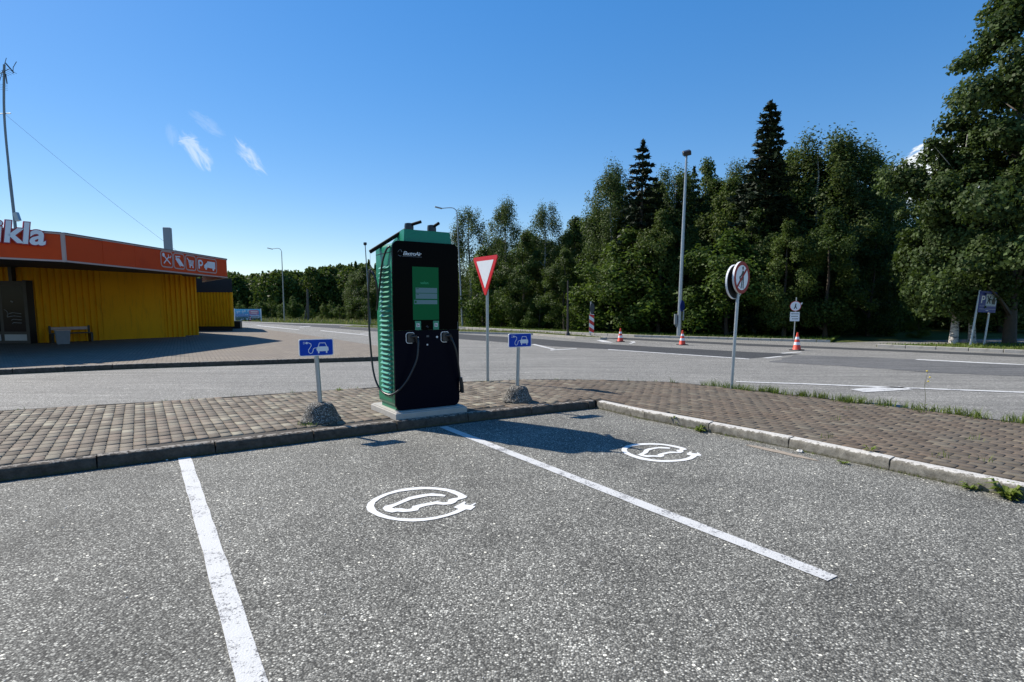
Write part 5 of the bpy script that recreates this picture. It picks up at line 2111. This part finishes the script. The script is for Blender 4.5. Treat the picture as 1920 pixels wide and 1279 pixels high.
# skyline trees: image column, height line, distance, kind
sky_trees = [
    (882, 392, 54, 'birch', .95, 'loose pale birch just right of the charging station'),
    (905, 470, 49, 'young', 1.1, 'low young tree behind the street lamp at the charging station'),
    (950, 382, 50, 'birch', .85, 'rounded birch above the give way sign'),
    (1022, 388, 47, 'birch', .9, 'birch with a ragged top between the give way sign and the dark post'),
    (985, 440, 45, 'alder', 1.0, 'green alder filling the gap between the two rounded birches'),
    (1080, 412, 46, 'alder', .8, 'dark small topped tree above the dark median post'),
    (1118, 440, 47, 'birch', .8, 'thin topped birch left of the first tall spruce'),
    (1060, 470, 41, 'alder', 1.1, 'broad alder at the forest edge behind the median marker'),
    (1152, 318, 41, 'birch', .85, 'tall drooping birch leaning against the first spruce'),
    (1206, 262, 38, 'spruce', 1.45, 'tall dark spruce, left of the floodlight mast'),
    (1265, 322, 41, 'birch', .95, 'birch between the spruce and the floodlight mast'),
    (1302, 312, 43, 'spruce', 1.0, 'slim spruce top right behind the floodlight mast'),
    (1328, 308, 44, 'alder', .7, 'pointed tree top right of the floodlight mast'),
    (1240, 400, 36, 'alder', 1.0, 'leafy alder behind the middle traffic cone'),
    (1180, 430, 37, 'young', 1.4, 'bushy light green tree below the first spruce'),
    (1372, 340, 38, 'alder', 1.0, 'alder between the mast and the second spruce'),
    (1398, 305, 39, 'birch', .75, 'narrow birch left of the tallest spruce'),
    (1444, 190, 35, 'spruce', 1.5, 'tallest dark spruce rising above the wood'),
    (1486, 290, 38, 'alder', .8, 'pointed alder right of the tallest spruce'),
    (1548, 258, 36, 'birch', 1.15, 'big rounded willow like birch crown right of the tallest spruce'),
    (1615, 276, 36, 'birch', 1.1, 'last big birch before the gap in the wood'),
    (1655, 318, 37, 'birch', .75, 'drooping birch at the edge of the gap, above the white lamp head'),
    (1158, 352, 43, 'alder', 1.1, 'dense tree left of the first tall spruce'),
    (1232, 345, 42, 'alder', 1.1, 'dense tree just right of the first tall spruce'),
    (1282, 335, 42, 'alder', 1.0, 'dense tree touching the floodlight mast in the view'),
    (1345, 345, 41, 'alder', 1.2, 'dense tree between the floodlight mast and the second spruce'),
    (1408, 338, 39, 'alder', 1.1, 'dense tree hugging the left side of the tallest spruce'),
    (1470, 325, 38, 'alder', 1.1, 'dense tree hugging the right side of the tallest spruce'),
    (1522, 300, 38, 'alder', 1.1, 'dense tree beneath the big rounded birch'),
    (1580, 275, 38, 'alder', 1.1, 'dense high tree between the two big birches'),
    (1638, 300, 38, 'alder', 1.0, 'dense tree closing the right end of the wood'),
    (1480, 420, 31, 'alder', 1.05, 'dense alder above the small pedestrian sign'),
    (1370, 440, 33, 'young', 1.4, 'light green tree behind the no pedestrians sign'),
    (1300, 430, 36, 'alder', 1.05, 'dark leafy tree right of the floodlight mast base'),
    (1420, 400, 34, 'alder', 1.1, 'leafy alder under the tallest spruce'),
    (1560, 400, 31, 'alder', 1.1, 'dark alder above the nearest traffic cone'),
    (1110, 520, 39, 'young', 1.2, 'low bushy tree behind the red and white marker'),
    (1000, 530, 45, 'young', 1.1, 'low bushy tree behind the blue charging sign'),
    (940, 540, 48, 'young', 1.2, 'low bushy tree right behind the give way sign'),
    (1640, 420, 33, 'alder', 1.0, 'dark tree left of the lamp with the white head'),
    (1700, 372, 44, 'birch', .9, 'thin see through birch in the gap beside the broad tree'),
    (1692, 470, 47, 'alder', 1.2, 'shaded tree deep in the gap behind the white lamp head'),
    (1745, 420, 44, 'alder', 1.3, 'shaded tree behind the broad tree on the right'),
    (1820, 380, 40, 'alder', 1.4, 'dark tree behind the services sign'),
    (1900, 360, 38, 'alder', 1.4, 'dark tree behind the thick trunk at the right edge'),
]
for (px, py, Y, kind, wx, lab) in sky_trees:
    x, y_, z_ = ray(px, py)
    Hh = HCAM + z_ * Y / y_
    plant(kind, x * Y / y_, Y, Hh, lab, wx=wx, pick=(1 if px == 1444 else 0) if kind == 'spruce' else None)
# second rows keep the wood dark
extra = 0
for i in range(30):
    s = i / 29
    x = -3 + 26 * s + random.uniform(-1, 1)
    y = 57 - 17 * s + random.uniform(0, 4)
    Hh = 8.0 + 2.0 * s + random.uniform(-1, 1)
    plant('alder', x, y, Hh, 'shaded tree in the back rows of the roadside wood', 'back row trees of the wood', 1.25)
# deep mass of leaves behind everything, nobody could count it
def leaf_mass(name, pts_fn, n, size, mat, label, seed):
    rg = np.random.default_rng(seed)
    P = pts_fn(rg, n)
    N = rg.normal(size=(len(P), 3)) + np.array([0, -.3, .4])
    Vv, Ff = leaf_cards(P, N, size, .8, rg)
    o_ = obj(name, np_mesh(name, Vv, Ff, mat))
    return tag(o_, label, 'foliage', kind='stuff')


def under(rg, n):
    s = rg.uniform(0, 1, n)
    x = -2.5 + 29 * s + rg.normal(size=n) * .6
    y = 56 - 17.5 * s + rg.uniform(-1, 3, n)
    z_ = rg.uniform(0, 1, n) ** 1.1 * 6.0
    return np.stack([x, y, z_], -1)


leaf_mass('forest_undergrowth', under, 26000, .5, M_leaf_alder, 'deep shaded undergrowth inside the roadside wood', 5)


def behind_right(rg, n):
    s = rg.uniform(0, 1, n)
    x = 25 + 40 * s
    y = 46 - 8 * s + rg.uniform(-1, 3, n)
    return np.stack([x, y, rg.uniform(0, 1, n) * 8], -1)


leaf_mass('forest_undergrowth', behind_right, 16000, .6, M_leaf_alder, 'shaded foliage behind the broad tree on the right', 6)

# broad tree on the right: unique, larger, with two pale trunks at its foot
rg = np.random.default_rng(77)
def broad_tree(x, y, H, R, nleaf, seed, label, name='broadleaf_tree', shape='broad', clumps=None, leaf=.20, trunk_r=.26, bark=None, base=2.0, nclump=120, csize=.2, prune=None):
    rg_ = np.random.default_rng(seed)
    cl, P, N = crown_points(H, base, R, nclump, nleaf, rg_, shape, .12, csize, .6)
    if prune:      # branches lopped over the road side, as along any verge
        keep = ~((P[:, 1] < prune[0]) & (P[:, 2] < prune[1]))
        P, N = P[keep], N[keep]
    Vv, Ff = leaf_cards(P, N, leaf, .8, rg_)
    t_ = thing(name, label, 'tree', (x, y, .05), 0)
    obj('trunk', trunk_mesh(H, trunk_r, cl, rg_, bark or M_bark, 26, base), t_)
    obj('crown', np_mesh('crown', Vv, Ff, M_leaf_maple), t_)
    return t_


broad_tree(21.6, 24.7, 17.0, 4.9, 95000, 78, 'huge broad leaved tree at the right edge with a thick dark trunk', base=1.6, nclump=135, csize=.155, trunk_r=.20, shape='taper', leaf=.165, prune=(-1.2, 3.0))
broad_tree(20.1, 25.9, 9.8, 2.7, 52000, 79, 'broad leaved tree with a pale trunk behind the services sign', base=1.6, nclump=100, csize=.2, trunk_r=.14, leaf=.145, prune=(-1.6, 2.2), bark=M_birchbark)
broad_tree(21.2, 26.2, 9.3, 3.0, 34000, 80, 'pale trunked tree close to the left of the thick dark trunk', base=1.4, nclump=80, csize=.2, trunk_r=.12, leaf=.145, prune=(-1.6, 2.2), bark=M_birchbark)

# shrubs at the back of the gap and far bushes
for i, (px, Y, Hh, lab) in enumerate([(1610, 34, 1.4, 'low dark shrub in the gap left of the lamp pole'), (1665, 33, 1.2, 'low dark shrub right of the lamp pole'),
                                      (1560, 33, 1.3, 'low dark shrub behind the nearest traffic cone'), (1010, 43, 2.3, 'light green bush below the wood, right of the give way sign'),
                                      (1720, 31, 1.2, 'low shrub at the foot of the broad tree')]):
    plant('young', by_px(px, Y), Y, Hh, lab, 'shrubs at the forest edge', 1.4, cat='shrub', name='shrub')
rr_ = random.Random(5)
far_b = [(452, 84, 2.6), (492, 80, 2.5), (508, 80, 3.0), (535, 78, 2.4), (551, 80, 3.2), (562, 80, 2.2), (583, 76, 1.9), (608, 76, 2.2), (622, 76, 2.6), (638, 74, 2.0), (652, 74, 1.8), (664, 73, 2.1), (476, 82, 2.0), (520, 82, 2.2)]
for i, (px, Y, Hh) in enumerate(far_b):
    plant('young', by_px(px, Y), Y, Hh, 'small green bush in the meadow before the distant forest', 'bushes in the meadow', 1.2, cat='shrub', name='shrub')
plant('alder', by_px(686, 72), 72, 6.6, 'dark rounded tree between the distant forest and the charging station', wx=1.3)
plant('birch', by_px(672, 74), 74, 6.1, 'smaller dark tree beside the left edge of the charging station', wx=1.2)
plant('alder', by_px(712, 70), 70, 6.0, 'dark tree seen just past the left side of the charging station', wx=1.2)


# distant forest as one mass
def far_forest(rg, n):
    Ps = []
    nt = 150
    for i in range(nt):
        x = rg.uniform(-78, -20)
        y = rg.uniform(118, 150)
        h = rg.uniform(8.2, 10.2) * (1 + .12 * sin(x * .13)) * (y / 130)
        r = rg.uniform(2.4, 4.4)
        m_ = n // nt
        tt = rg.uniform(0, 1, m_)
        a = rg.uniform(0, 6.28, m_)
        if rg.uniform() < .12:
            h *= 1.08
            rad = r * .75 * (1 - tt) ** .9 * rg.uniform(.5, 1.1, m_)
        else:
            rad = r * np.sin(np.pi * np.clip(tt * .8 + .18, 0, 1)) ** .6 * rg.uniform(.5, 1.1, m_)
        Ps.append(np.stack([x + rad * np.cos(a), y + rad * np.sin(a), tt * h + rg.normal(size=m_) * .2], -1))
    return np.concatenate(Ps)


leaf_mass('distant_forest', far_forest, 150 * 1500, .62, M_leaf_alder, 'distant dark mixed forest beyond the far road', 9)


def forest_fill(rg, n):
    return np.stack([rg.uniform(-95, 30, n), rg.uniform(150, 156, n), rg.uniform(0, 10, n)], -1)


leaf_mass('distant_forest', forest_fill, 22000, 1.3, M_leaf_alder, 'rear rows of the distant forest', 10)
